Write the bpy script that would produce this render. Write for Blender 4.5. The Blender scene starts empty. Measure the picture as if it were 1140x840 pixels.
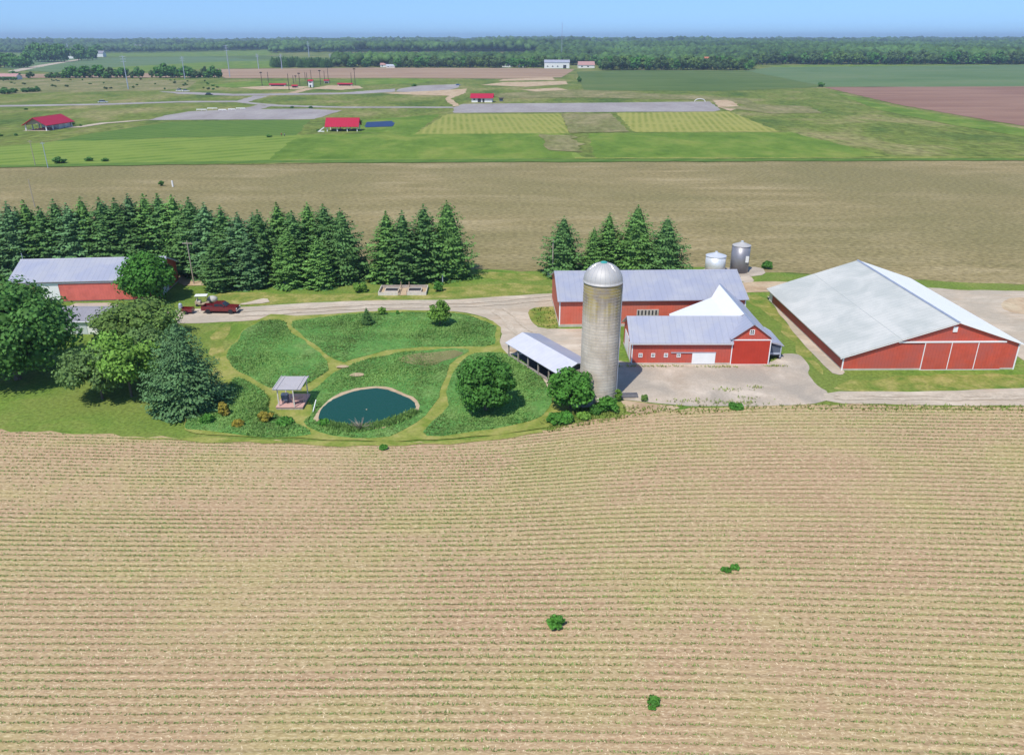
import bpy, bmesh, math, random
import numpy as np
R=math.radians
rng=np.random.default_rng(7); random.seed(7)
SC=bpy.context.scene; COL=SC.collection
# ---------------------------------------------------------------- camera model: where a point of the ground lies
F=868.;TLT=R(23.4);HC=42.;cT,sT=math.cos(TLT),math.sin(TLT)
def P(px,py,z=0.):
    a=(px-570)/F;b=(420-py)/F
    t=(z-HC)/(-sT+b*cT)
    return (a*t,(cT+b*sT)*t,z)
def onY(px,py,Y):
    a=(px-570)/F;b=(420-py)/F
    t=Y/(cT+b*sT)
    return (a*t,Y,HC+(-sT+b*cT)*t)
def hgt(px,py,x,y):
    b=(420-py)/F
    return (b*y*cT-y*sT)/(cT+b*sT)+HC
def ppm(y): return F/(y*cT+HC*sT)
# ---------------------------------------------------------------- terrain
def sm(a,b,x):
    t=np.clip((x-a)/(b-a),0,1);return t*t*(3-2*t)
def terr(x,y):
    x=np.asarray(x,float);y=np.asarray(y,float)
    left=1-sm(-900,-300,x*1600/np.maximum(y,1))
    y0=1430+1500*left
    rise=11*sm(0,1600,y-y0)*(1-.35*left)
    rise=rise+3*sm(2500,6000,y)
    n=5*np.sin(x/610+1.3)+4*np.sin(x/270+y/900)+3*np.sin(x/1450+.5)+2.2*np.sin(x/118+2)
    rise=rise+n*sm(2200,5000,y)*.45
    far=sm(5500,7500,y)*(12+4*np.sin(x/900+2.2)+4*np.sin(x/2100))
    return rise+far
# ---------------------------------------------------------------- materials
M={}
def lk(nt,a,b): nt.links.new(a,b)
def mat(name,cols,scale=1.0,detail=6,stretch=(1,1,1),rough=.85,metal=0.,bump=0.,bscale=None,fine=None,finescale=12.,uv=False,
        ribs=None,ribstr=.25,big=None,bigscale=.05,spec=.25,pos=None,trans=0.,tint=0.,ior=None,alpha=None,finestretch=None,coat=0.,wallp=None):
    m=bpy.data.materials.new(name);m.use_nodes=True;nt=m.node_tree;N=nt.nodes;N.clear()
    out=N.new('ShaderNodeOutputMaterial');bs=N.new('ShaderNodeBsdfPrincipled')
    lk(nt,bs.outputs[0],out.inputs[0])
    bs.inputs['Roughness'].default_value=rough;bs.inputs['Metallic'].default_value=metal
    bs.inputs['Specular IOR Level'].default_value=spec
    if coat: bs.inputs['Coat Weight'].default_value=coat
    if uv:
        t=N.new('ShaderNodeUVMap').outputs[0]
    elif pos: 
        t=N.new('ShaderNodeNewGeometry').outputs['Position']
    else:
        t=N.new('ShaderNodeTexCoord').outputs['Object']
    def noise(sc,st,det,dist=0):
        mp=N.new('ShaderNodeMapping');mp.inputs['Scale'].default_value=st;lk(nt,t,mp.inputs[0])
        n=N.new('ShaderNodeTexNoise');n.inputs['Scale'].default_value=sc;n.inputs['Detail'].default_value=det
        n.inputs['Roughness'].default_value=.62;n.inputs['Distortion'].default_value=dist
        lk(nt,mp.outputs[0],n.inputs['Vector']);return n.outputs['Fac']
    def mix(f,a,b,mode='MIX',fac=None):
        x=N.new('ShaderNodeMix');x.data_type='RGBA';x.blend_type=mode
        if fac is None: lk(nt,f,x.inputs[0])
        else: x.inputs[0].default_value=fac
        for s,i in ((a,6),(b,7)):
            if isinstance(s,tuple): x.inputs[i].default_value=(*s[:3],1)
            else: lk(nt,s,x.inputs[i])
        return x.outputs[2]
    n0=noise(scale,stretch,detail,.3)
    rp=N.new('ShaderNodeValToRGB');lk(nt,n0,rp.inputs[0])
    k=len(cols);el=rp.color_ramp.elements
    lo,hi=.33,.67
    for i,cc in enumerate(cols):
        p=lo+(hi-lo)*i/max(1,k-1)
        e=el[i] if i<2 else el.new(p)
        e.position=p;e.color=(*cc,1)
    if k==1: el[1].position=.7;el[1].color=(*cols[0],1)
    col=rp.outputs[0]
    if big:
        nb=noise(bigscale,(1,1,1),4,.5)
        r2=N.new('ShaderNodeValToRGB');lk(nt,nb,r2.inputs[0]);r2.color_ramp.elements[0].position=.38;r2.color_ramp.elements[1].position=.62
        col=mix(r2.outputs[0],col,big,'MIX')
        # soften: half blend
    if fine:
        nf=noise(finescale,finestretch or stretch,3)
        r3=N.new('ShaderNodeMapRange');lk(nt,nf,r3.inputs[0])
        r3.inputs[1].default_value=.3;r3.inputs[2].default_value=.7;r3.inputs[3].default_value=1-fine;r3.inputs[4].default_value=1+fine
        vm=N.new('ShaderNodeVectorMath');vm.operation='SCALE';lk(nt,col,vm.inputs[0]);lk(nt,r3.outputs[0],vm.inputs['Scale']);col=vm.outputs[0]
    if ribs:
        ax,per=ribs
        sx=N.new('ShaderNodeSeparateXYZ');lk(nt,t,sx.inputs[0])
        mm=N.new('ShaderNodeMath');mm.operation='MULTIPLY';lk(nt,sx.outputs[ax],mm.inputs[0]);mm.inputs[1].default_value=1/per
        fr=N.new('ShaderNodeMath');fr.operation='FRACT';lk(nt,mm.outputs[0],fr.inputs[0])
        r4=N.new('ShaderNodeValToRGB');lk(nt,fr.outputs[0],r4.inputs[0])
        e=r4.color_ramp.elements;e[0].position=.0;e[0].color=(1,1,1,1);e[1].position=.16;e[1].color=(0,0,0,1)
        mr=N.new('ShaderNodeMapRange');lk(nt,r4.outputs[0],mr.inputs[0]);mr.inputs[3].default_value=1;mr.inputs[4].default_value=1-ribstr
        vm=N.new('ShaderNodeVectorMath');vm.operation='SCALE';lk(nt,col,vm.inputs[0]);lk(nt,mr.outputs[0],vm.inputs['Scale']);col=vm.outputs[0]
        ribout=r4.outputs[0]
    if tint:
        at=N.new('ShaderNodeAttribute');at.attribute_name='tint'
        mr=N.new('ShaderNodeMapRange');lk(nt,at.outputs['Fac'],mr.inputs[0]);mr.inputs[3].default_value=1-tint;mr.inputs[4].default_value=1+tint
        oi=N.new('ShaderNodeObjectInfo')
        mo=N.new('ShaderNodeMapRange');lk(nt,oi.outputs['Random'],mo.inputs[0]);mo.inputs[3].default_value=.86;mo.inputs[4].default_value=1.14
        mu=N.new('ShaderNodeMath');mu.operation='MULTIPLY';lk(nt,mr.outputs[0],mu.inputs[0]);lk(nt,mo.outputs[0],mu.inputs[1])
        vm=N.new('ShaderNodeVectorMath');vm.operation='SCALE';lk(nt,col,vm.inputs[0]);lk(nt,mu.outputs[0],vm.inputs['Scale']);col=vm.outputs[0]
    lk(nt,col,bs.inputs['Base Color'])
    if bump:
        nb=noise(bscale or scale*3,stretch,4)
        bp=N.new('ShaderNodeBump');bp.inputs['Strength'].default_value=bump;bp.inputs['Distance'].default_value=.2
        lk(nt,nb,bp.inputs['Height']);lk(nt,bp.outputs[0],bs.inputs['Normal'])
    if trans:
        tr=N.new('ShaderNodeBsdfTranslucent');lk(nt,col,tr.inputs[0]);ms=N.new('ShaderNodeMixShader');ms.inputs[0].default_value=trans
        lk(nt,bs.outputs[0],ms.inputs[1]);lk(nt,tr.outputs[0],ms.inputs[2]);lk(nt,ms.outputs[0],out.inputs[0])
    M[name]=m;return m
# ground family
G=dict(pos=True)
mat('lawn',[(.075,.165,.024),(.14,.225,.036),(.25,.26,.075)],.16,9,rough=.95,fine=.3,finescale=2.2,bump=.35,bscale=3,spec=.05,big=(.16,.205,.045),bigscale=.035,**G)
mat('prairie',[(.075,.125,.028),(.15,.185,.042),(.27,.235,.105)],.022,9,(1,.55,1),rough=.95,fine=.38,finescale=.3,finestretch=(1,.5,1),spec=.05,**G)
mat('scrub',[(.13,.15,.045),(.21,.20,.085),(.29,.245,.13)],.05,8,(1,.5,1),rough=.95,fine=.25,finescale=.35,finestretch=(1,.4,1),spec=.05,**G)
mat('mown',[(.09,.16,.025),(.135,.21,.035),(.21,.25,.055)],.05,6,(1,.6,1),fine=.12,finescale=.3,rough=.95,spec=.05,**G)
mat('meadow',[(.08,.21,.05),(.11,.25,.06),(.17,.27,.08)],.25,6,rough=.95,fine=.3,finescale=2.2,bump=.6,bscale=2.5,spec=.05,**G)
mat('pathgrass',[(.14,.2,.03),(.24,.26,.06),(.34,.31,.10)],.35,6,rough=.95,fine=.15,finescale=3,spec=.05,**G)
mat('dry_lawn',[(.11,.185,.03),(.22,.235,.055),(.36,.31,.11)],.35,9,rough=.95,fine=.25,finescale=2.5,spec=.05,**G)
mat('gravel',[(.39,.30,.21),(.50,.41,.31),(.63,.54,.43)],.4,9,(.22,1,1),rough=.95,fine=.12,finescale=5,bump=.2,bscale=8,spec=.05,big=(.42,.36,.28),bigscale=.12,**G)
mat('rut',[(.42,.345,.26),(.53,.45,.35)],.5,8,rough=.95,spec=.05,fine=.15,finescale=3,**G)
mat('concrete_slab',[(.40,.32,.24),(.49,.405,.315),(.60,.51,.41)],.2,12,rough=.9,fine=.1,finescale=4,spec=.1,big=(.36,.31,.25),bigscale=.15,**G)
mat('dirt',[(.36,.25,.15),(.46,.34,.22),(.52,.42,.28)],.15,7,rough=.95,fine=.12,finescale=1,spec=.05,**G)
mat('asphalt_grey',[(.27,.24,.23),(.31,.28,.27),(.36,.33,.31)],.05,7,(1,.4,1),rough=.9,fine=.08,finescale=.4,spec=.1,**G)
mat('plough',[(.22,.125,.095),(.26,.155,.115),(.32,.20,.145)],.012,8,(.5,2,1),rough=.95,fine=.1,finescale=.2,finestretch=(.2,2,1),spec=.05,**G)
mat('brownfield',[(.28,.185,.12),(.33,.225,.15),(.38,.27,.18)],.012,8,(.5,2,1),rough=.95,fine=.1,finescale=.2,finestretch=(.2,2,1),spec=.05,**G)
mat('cropgreen',[(.075,.125,.035),(.10,.15,.045),(.135,.17,.06)],.012,8,(.6,1.4,1),rough=.95,fine=.12,finescale=.2,finestretch=(.3,1.5,1),spec=.05,**G)
mat('cropteal',[(.095,.16,.065),(.12,.185,.08),(.15,.20,.095)],.01,8,(.6,1.4,1),rough=.95,fine=.08,finescale=.2,finestretch=(.2,1.5,1),spec=.05,**G)
mat('hillwood',[(.018,.04,.014),(.035,.065,.02),(.055,.085,.028)],.06,6,(1,.3,1),rough=.95,fine=.4,finescale=.15,finestretch=(1,.25,1),spec=.03,**G)
mat('farcrop',[(.21,.175,.08),(.28,.225,.11),(.36,.29,.16)],.045,11,(.6,2.4,1),rough=.95,fine=.38,finescale=1.6,finestretch=(.5,.9,1),spec=.05,big=(.215,.185,.085),bigscale=.012,**G)
def diagonal(name,c1,c2,per,ang,amp=1.):
    m=mat(name,[c1,c2],.05,6,fine=.12,finescale=.4,rough=.95,spec=.05,pos=True)
    nt=m.node_tree;N=nt.nodes;bs=[n for n in N if n.type=='BSDF_PRINCIPLED'][0]
    g=N.new('ShaderNodeNewGeometry');mp=N.new('ShaderNodeMapping');mp.inputs['Rotation'].default_value=(0,0,ang)
    lk(nt,g.outputs['Position'],mp.inputs[0]);w=N.new('ShaderNodeTexWave');w.inputs['Scale'].default_value=1/per*.314*1.0
    w.inputs['Distortion'].default_value=1.2;w.inputs['Detail'].default_value=3;w.inputs['Detail Scale'].default_value=.6
    lk(nt,mp.outputs[0],w.inputs[0])
    x=N.new('ShaderNodeMix');x.data_type='RGBA'
    mr=N.new('ShaderNodeMath');mr.operation='MULTIPLY';mr.inputs[1].default_value=amp;lk(nt,w.outputs['Fac'],mr.inputs[0]);lk(nt,mr.outputs[0],x.inputs[0])
    old=bs.inputs['Base Color'].links[0].from_socket
    lk(nt,old,x.inputs[6]);x.inputs[7].default_value=(*c2,1);lk(nt,x.outputs[2],bs.inputs['Base Color']);return m
diagonal('stripe_dark',(.062,.135,.026),(.115,.185,.04),8,R(52))
diagonal('stripe_light',(.10,.18,.028),(.20,.265,.055),9,R(52))
diagonal('hay_a',(.15,.20,.035),(.29,.29,.08),3.4,R(-4))
diagonal('hay_b',(.16,.20,.035),(.31,.30,.085),3.6,R(8))
# field soil with residue, in row coordinates (uv: metres along, metres across rows)
def soil():
    m=bpy.data.materials.new('soil_residue');m.use_nodes=True;nt=m.node_tree;N=nt.nodes
    bs=N['Principled BSDF'];bs.inputs['Roughness'].default_value=.95;bs.inputs['Specular IOR Level'].default_value=.05
    uv=N.new('ShaderNodeUVMap').outputs[0]
    def noise(sc,st,d,dist=0.):
        mp=N.new('ShaderNodeMapping');mp.inputs['Scale'].default_value=st;lk(nt,uv,mp.inputs[0])
        n=N.new('ShaderNodeTexNoise');n.inputs['Scale'].default_value=sc;n.inputs['Detail'].default_value=d;n.inputs['Roughness'].default_value=.65;n.inputs['Distortion'].default_value=dist
        lk(nt,mp.outputs[0],n.inputs['Vector']);return n.outputs['Fac']
    def ramp(f,pts):
        r=N.new('ShaderNodeValToRGB');lk(nt,f,r.inputs[0]);e=r.color_ramp.elements
        for i,(p,c) in enumerate(pts):
            q=e[i] if i<2 else e.new(p);q.position=p;q.color=(*c,1)
        return r.outputs[0]
    a=ramp(noise(5.,(.45,1.3,1),5,.4),[(.32,(.22,.145,.07)),(.45,(.36,.25,.135)),(.55,(.49,.365,.205)),(.66,(.76,.61,.39))])
    b=ramp(noise(.09,(.6,1.2,1),6,.6),[(.40,(.405,.262,.165)),(.5,(.41,.298,.168)),(.60,(.375,.315,.135))])
    x=N.new('ShaderNodeMix');x.data_type='RGBA';x.inputs[0].default_value=.48;lk(nt,a,x.inputs[6]);lk(nt,b,x.inputs[7])
    # straw band between rows (row period .762 in v)
    sx=N.new('ShaderNodeSeparateXYZ');lk(nt,uv,sx.inputs[0])
    m1=N.new('ShaderNodeMath');m1.operation='MULTIPLY';m1.inputs[1].default_value=2*math.pi/.762;lk(nt,sx.outputs[1],m1.inputs[0])
    m2=N.new('ShaderNodeMath');m2.operation='COSINE';lk(nt,m1.outputs[0],m2.inputs[0])
    st=noise(.5,(.12,1.5,1),4)
    m3=N.new('ShaderNodeMapRange');m3.inputs[1].default_value=.38;m3.inputs[2].default_value=.62;m3.inputs[3].default_value=.0;m3.inputs[4].default_value=.18;lk(nt,st,m3.inputs[0])
    m4=N.new('ShaderNodeMath');m4.operation='MULTIPLY';lk(nt,m2.outputs[0],m4.inputs[0]);lk(nt,m3.outputs[0],m4.inputs[1])
    m5=N.new('ShaderNodeMath');m5.operation='SUBTRACT';m5.inputs[0].default_value=1.0;lk(nt,m4.outputs[0],m5.inputs[1])
    vm=N.new('ShaderNodeVectorMath');vm.operation='SCALE';lk(nt,x.outputs[2],vm.inputs[0]);lk(nt,m5.outputs[0],vm.inputs['Scale'])
    lk(nt,vm.outputs[0],bs.inputs['Base Color'])
    bp=N.new('ShaderNodeBump');bp.inputs['Strength'].default_value=.45;bp.inputs['Distance'].default_value=.12;lk(nt,noise(4,(.5,1.2,1),4),bp.inputs['Height']);lk(nt,bp.outputs[0],bs.inputs['Normal'])
    M['soil_residue']=m
soil()
# foliage
def leafm(name,cols,trans=.25,tint=.35): mat(name,cols,1.2,3,rough=.65,spec=.2,tint=tint,trans=trans)
leafm('leaf_maple',[(.065,.19,.03),(.095,.245,.042)])
leafm('leaf_dark',[(.08,.20,.04),(.115,.26,.055)])
leafm('leaf_light',[(.16,.31,.045),(.21,.38,.065)])
leafm('leaf_olive',[(.12,.205,.045),(.16,.26,.06)])
leafm('leaf_grey',[(.14,.245,.07),(.19,.31,.09)])
leafm('leaf_bright',[(.07,.22,.028),(.115,.30,.045)])
leafm('leaf_yellow',[(0.286,0.247,0.0325),(0.39,0.312,0.052)])
leafm('leaf_far',[(.075,.135,.038),(.11,.175,.055)],.15)
leafm('needle',[(.08,.185,.048),(.125,.24,.066)],.12,.4)
leafm('needle_blue',[(.085,.185,.065),(.125,.24,.09)],.12,.4)
leafm('needle_green',[(.095,.215,.046),(.145,.275,.062)],.12,.4)
leafm('leaf_woods',[(.05,.115,.025),(.095,.17,.04)],.0,.75)
leafm('straw',[(.56,.45,.27),(.68,.56,.36)],0,.3)
leafm('corn_leaf',[(.17,.235,.06),(.25,.31,.10)],.2,.35)
leafm('grass_blade',[(.155,.29,.068),(.225,.365,.095)],.2,.4)
leafm('weed_blade',[(0.182,0.273,0.052),(0.312,0.338,0.091)],.2,.4)
leafm('dry_brush',[(.30,.26,.20),(.38,.33,.27)],.0,.2)
mat('bark',[(.10,.075,.055),(.16,.125,.09)],3,4,rough=.9)
# built things
def flat(name,c,rough=.6,metal=0,var=.08,**k): 
    mat(name,[tuple(v*(1-var) for v in c),tuple(min(1,v*(1+var)) for v in c)],k.pop('scale',.8),5,rough=rough,metal=metal,**k)
flat('red_siding',(.54,.088,.052),.55,var=.12,ribs=(0,.45),ribstr=.22,big=(.46,.10,.075),bigscale=.35)
flat('red_siding_y',(.46,.06,.04),.55,var=.07,ribs=(1,.30),ribstr=.12)
flat('red_faded',(.60,.14,.11),.6,var=.12,ribs=(0,.5),ribstr=.15)
flat('red_salmon',(.60,.125,.075),.6,var=.12,ribs=(0,.45),ribstr=.2,big=(.54,.15,.10),bigscale=.35)
flat('red_door',(.45,.045,.025),.5,var=.08,ribs=(0,.45),ribstr=.12)
flat('white_trim',(.78,.77,.76),.5,var=.03)
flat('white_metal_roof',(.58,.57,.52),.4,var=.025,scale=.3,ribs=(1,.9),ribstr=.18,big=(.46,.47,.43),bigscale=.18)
flat('white_slope_lit',(.80,.80,.77),.5,var=.03,ribs=(1,.9),ribstr=.08)  # same roof metal, glare on the right slope put into the colour
flat('seam_grey',(.46,.475,.45),.5)
flat('white_bright_roof',(.72,.72,.73),.45,var=.02)
flat('grey_roof',(.51,.505,.54),.42,metal=.35,var=.05,scale=.25,ribs=(0,.9),ribstr=.16,big=(.44,.45,.53),bigscale=.3,spec=.4)
flat('grey_roof_y',(.48,.485,.56),.42,metal=.35,var=.05,scale=.25,ribs=(1,.9),ribstr=.2,spec=.4)
flat('slate_panel',(.30,.34,.43),.5,metal=.2,var=.08)
flat('dark_interior',(.02,.018,.016),.9)
flat('dark_gap',(.045,.045,.05),.7)
flat('wood_grey',(.36,.31,.27),.85,var=.2,scale=3)
flat('wood_tan',(.45,.35,.24),.85,var=.15,scale=3)
flat('wood_pale',(.60,.54,.47),.8,var=.12,scale=3)
flat('deck_pink',(.55,.33,.28),.8,var=.1,scale=2,ribs=(1,.15),ribstr=.25)
flat('pergola_white',(.46,.43,.44),.7,var=.06,scale=2)
flat('foundation',(.48,.43,.36),.9,var=.12)
flat('concrete_block',(.46,.42,.38),.9,var=.15,scale=1.5)
flat('galv',(.27,.265,.29),.45,metal=.45,var=.1,scale=.7,ribs=(2,.2),ribstr=.12)
flat('galv_white',(.66,.68,.71),.4,metal=.3,var=.05,ribs=(2,.2),ribstr=.06)
flat('shed_roof',(.54,.54,.60),.5,var=.05,ribs=(0,.75),ribstr=.1)
flat('dome_metal',(.46,.44,.42),.6,metal=.2,var=.06,spec=.5)
flat('teal_cap',(.05,.32,.30),.5)
flat('glass_dark',(.03,.04,.05),.12,spec=.6)
flat('paint_maroon',(.15,.008,.014),.25,var=.03,spec=.6,coat=.6)
flat('paint_silver',(.55,.57,.60),.3,metal=.4,var=.03)
flat('paint_black',(.03,.03,.035),.3,var=.03)
flat('paint_blue',(.08,.14,.33),.3,var=.03)
flat('paint_red',(.50,.04,.03),.4,var=.05)
flat('tyre',(.025,.025,.027),.85)
flat('chrome',(.6,.6,.62),.25,metal=.8)
flat('orange_lamp',(.6,.12,.03),.4)
flat('roof_crimson',(.40,.016,.045),.45,var=.05,ribs=(0,1.2),ribstr=.15)
flat('roof_pinkbrown',(.42,.24,.22),.8,var=.08)
flat('roof_shingle',(.25,.24,.27),.85,var=.12,scale=4)
flat('brick_red',(.30,.10,.065),.85,var=.12,scale=2)
flat('wall_white',(.74,.73,.71),.7,var=.04)
flat('steel_pole',(.42,.46,.54),.5,metal=.3)
flat('dark_pole',(.07,.055,.05),.8)
flat('pole_wood',(.36,.31,.25),.85,var=.12)
flat('box_slate',(.10,.12,.16),.6)
flat('terracotta',(.45,.16,.09),.8)
flat('tarp_grey',(.45,.43,.38),.7,var=.12,scale=2)
flat('stone_pale',(.60,.56,.50),.85,var=.12)
flat('skin',(.45,.28,.2),.6); flat('cloth_red',(.4,.05,.04),.8); flat('cloth_grey',(.3,.3,.32),.8); flat('cloth_dark',(.05,.05,.08),.8); flat('hair',(.05,.03,.02),.7)
flat('lens',(.8,.8,.75),.2)
def silo_mat():
    m=mat('silo_stave',[(.42,.355,.275),(.53,.455,.365),(.64,.565,.47)],.5,8,(1,1,.8),rough=.9,fine=.07,finescale=3,spec=.1)
    nt=m.node_tree;N=nt.nodes;bs=[n for n in N if n.type=='BSDF_PRINCIPLED'][0]
    col=bs.inputs['Base Color'].links[0].from_socket
    tc=N.new('ShaderNodeTexCoord').outputs['Object'];sx=N.new('ShaderNodeSeparateXYZ');lk(nt,tc,sx.inputs[0])
    # horizontal stave courses
    m1=N.new('ShaderNodeMath');m1.operation='MULTIPLY';m1.inputs[1].default_value=1/.76;lk(nt,sx.outputs[2],m1.inputs[0])
    fr=N.new('ShaderNodeMath');fr.operation='FRACT';lk(nt,m1.outputs[0],fr.inputs[0])
    rp=N.new('ShaderNodeValToRGB');lk(nt,fr.outputs[0],rp.inputs[0]);e=rp.color_ramp.elements
    e[0].position=0;e[0].color=(.86,.86,.86,1);e[1].position=.22;e[1].color=(1,1,1,1);q=e.new(.75);q.color=(1.05,1.05,1.05,1)
    x=N.new('ShaderNodeMix');x.data_type='RGBA';x.blend_type='MULTIPLY';x.inputs[0].default_value=.75;lk(nt,col,x.inputs[6]);lk(nt,rp.outputs[0],x.inputs[7])
    # rust / lichen streaks running down from the rim
    mp=N.new('ShaderNodeMapping');mp.inputs['Scale'].default_value=(2.6,2.6,.10);lk(nt,tc,mp.inputs[0])
    n=N.new('ShaderNodeTexNoise');n.inputs['Scale'].default_value=1.;n.inputs['Detail'].default_value=6;lk(nt,mp.outputs[0],n.inputs['Vector'])
    mr=N.new('ShaderNodeMapRange');mr.inputs[1].default_value=15.3;mr.inputs[2].default_value=9.5;mr.inputs[3].default_value=.80;mr.inputs[4].default_value=.08;lk(nt,sx.outputs[2],mr.inputs[0])
    ad=N.new('ShaderNodeMath');ad.operation='ADD';lk(nt,n.outputs['Fac'],ad.inputs[0]);lk(nt,mr.outputs[0],ad.inputs[1])
    r2=N.new('ShaderNodeMapRange');r2.inputs[1].default_value=.66;r2.inputs[2].default_value=1.1;r2.inputs[3].default_value=0;r2.inputs[4].default_value=.8;lk(nt,ad.outputs[0],r2.inputs[0])
    r3=N.new('ShaderNodeMix');r3.data_type='RGBA';lk(nt,r2.outputs[0],r3.inputs[0]);lk(nt,x.outputs[2],r3.inputs[6])
    n2=N.new('ShaderNodeTexNoise');n2.inputs['Scale'].default_value=.8;lk(nt,tc,n2.inputs['Vector'])
    r5=N.new('ShaderNodeValToRGB');lk(nt,n2.outputs['Fac'],r5.inputs[0]);e=r5.color_ramp.elements
    e[0].position=.42;e[0].color=(.21,.17,.13,1);e[1].position=.58;e[1].color=(.33,.25,.06,1)
    lk(nt,r5.outputs[0],r3.inputs[7]);lk(nt,r3.outputs[2],bs.inputs['Base Color'])
silo_mat()
def water(name,c,rough=.06):
    m=bpy.data.materials.new(name);m.use_nodes=True;nt=m.node_tree;bs=nt.nodes['Principled BSDF']
    bs.inputs['Base Color'].default_value=(*c,1);bs.inputs['Roughness'].default_value=rough;bs.inputs['Specular IOR Level'].default_value=.32
    n=nt.nodes.new('ShaderNodeTexNoise');n.inputs['Scale'].default_value=2.5;n.inputs['Detail'].default_value=4
    tc=nt.nodes.new('ShaderNodeTexCoord');lk(nt,tc.outputs['Object'],n.inputs['Vector'])
    b=nt.nodes.new('ShaderNodeBump');b.inputs['Strength'].default_value=.12;b.inputs['Distance'].default_value=.05;lk(nt,n.outputs['Fac'],b.inputs['Height']);lk(nt,b.outputs[0],bs.inputs['Normal'])
    M[name]=m
water('pond_water',(.008,.062,.038)); water('far_water',(.015,.035,.11),.5)
# ---------------------------------------------------------------- mesh helpers
class B:
    def __init__(s): s.v=[];s.f=[];s.t=[]
    def add(s,vs,fs):
        o=len(s.v);s.v+= [tuple(map(float,v)) for v in vs];s.f+=[tuple(o+i for i in f) for f in fs];return s
    def box(s,x0,x1,y0,y1,z0,z1):
        return s.add([(x0,y0,z0),(x1,y0,z0),(x1,y1,z0),(x0,y1,z0),(x0,y0,z1),(x1,y0,z1),(x1,y1,z1),(x0,y1,z1)],
            [(0,3,2,1),(4,5,6,7),(0,1,5,4),(1,2,6,5),(2,3,7,6),(3,0,4,7)])
    def slab(s,pts,th):            # polygon given on its top side, thickened downwards
        n=len(pts);lo=[(p[0],p[1],p[2]-th) for p in pts]
        return s.add(list(pts)+lo,[tuple(range(n)),tuple(range(2*n-1,n-1,-1))]+[(i,n+i,n+(i+1)%n,(i+1)%n) for i in range(n)])
    def prism(s,prof,y0,y1,axis='y'):   # profile (a,z) extruded
        n=len(prof)
        if axis=='y': vs=[(a,y0,z) for a,z in prof]+[(a,y1,z) for a,z in prof]
        else: vs=[(y0,a,z) for a,z in prof]+[(y1,a,z) for a,z in prof]
        return s.add(vs,[tuple(range(n)),tuple(range(2*n-1,n-1,-1))]+[(i,n+i,n+(i+1)%n,(i+1)%n) for i in range(n)])
    def tube(s,a,b,r0,r1=None,n=8):
        r1=r0 if r1 is None else r1
        a=np.array(a,float);b=np.array(b,float);d=b-a;L=np.linalg.norm(d)
        if L<1e-6:return s
        d/=L;u=np.cross(d,(0,0,1) if abs(d[2])<.9 else (1,0,0));u/=np.linalg.norm(u);w=np.cross(d,u)
        vs=[]
        for c,r in((a,r0),(b,r1)):
            for k in range(n):
                t=2*math.pi*k/n;vs.append(tuple(c+r*(math.cos(t)*u+math.sin(t)*w)))
        return s.add(vs,[(k,(k+1)%n,n+(k+1)%n,n+k) for k in range(n)]+[tuple(range(n-1,-1,-1)),tuple(range(n,2*n))])
    def lathe(s,prof,n=32,c=(0,0)):
        vs=[];fs=[]
        for r,z in prof:
            for k in range(n):
                t=2*math.pi*k/n;vs.append((c[0]+r*math.cos(t),c[1]+r*math.sin(t),z))
        for i in range(len(prof)-1):
            for k in range(n):
                fs.append((i*n+k,i*n+(k+1)%n,(i+1)*n+(k+1)%n,(i+1)*n+k))
        fs.append(tuple(range(n-1,-1,-1)));m=(len(prof)-1)*n;fs.append(tuple(range(m,m+n)))
        return s.add(vs,fs)
    def build(s,name,m,parent=None,loc=None,smooth=False,rotz=0,wpar=False):
        me=bpy.data.meshes.new(name);me.from_pydata(s.v,[],s.f);me.validate()
        bm=bmesh.new();bm.from_mesh(me);bmesh.ops.recalc_face_normals(bm,faces=bm.faces);bm.to_mesh(me);bm.free()
        me.materials.append(M[m]);
        if smooth:
            me.polygons.foreach_set('use_smooth',[True]*len(me.polygons))
        o=bpy.data.objects.new(name,me);COL.objects.link(o)
        if parent: o.parent=parent
        if loc: o.location=loc
        if rotz: o.rotation_euler=(0,0,rotz)
        return o
def fastmesh(name,V,Fc,m,tint=None,parent=None,loc=None,smooth=False,link=True):
    V=np.asarray(V,np.float32);Fc=np.asarray(Fc,np.int32);k=Fc.shape[1];nf=len(Fc)
    me=bpy.data.meshes.new(name);me.vertices.add(len(V));me.vertices.foreach_set('co',V.ravel())
    me.loops.add(nf*k);me.loops.foreach_set('vertex_index',Fc.ravel())
    me.polygons.add(nf);me.polygons.foreach_set('loop_start',np.arange(0,nf*k,k,dtype=np.int32))
    try: me.polygons.foreach_set('loop_total',np.full(nf,k,dtype=np.int32))
    except Exception: pass
    if tint is not None:
        a=me.attributes.new('tint','FLOAT','FACE');a.data.foreach_set('value',np.asarray(tint,np.float32))
    me.update(calc_edges=True)
    if smooth: me.polygons.foreach_set('use_smooth',np.ones(nf,bool))
    if m: me.materials.append(M[m])
    if not link: return me
    o=bpy.data.objects.new(name,me);COL.objects.link(o)
    if parent:o.parent=parent
    if loc:o.location=loc
    return o
def tag(o,label=None,cat=None,group=None,kind=None):
    if label:
        o['label']=label
    if cat:o['category']=cat
    if group:o['group']=group
    if kind:o['kind']=kind
    return o
def empty(name,loc,rz=0,label=None,cat=None,group=None,scale=1):
    o=bpy.data.objects.new(name,None);COL.objects.link(o);o.location=loc;o.rotation_euler=(0,0,rz);o.scale=(scale,)*3
    o.empty_display_size=.5
    return tag(o,label,cat,group)
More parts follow.
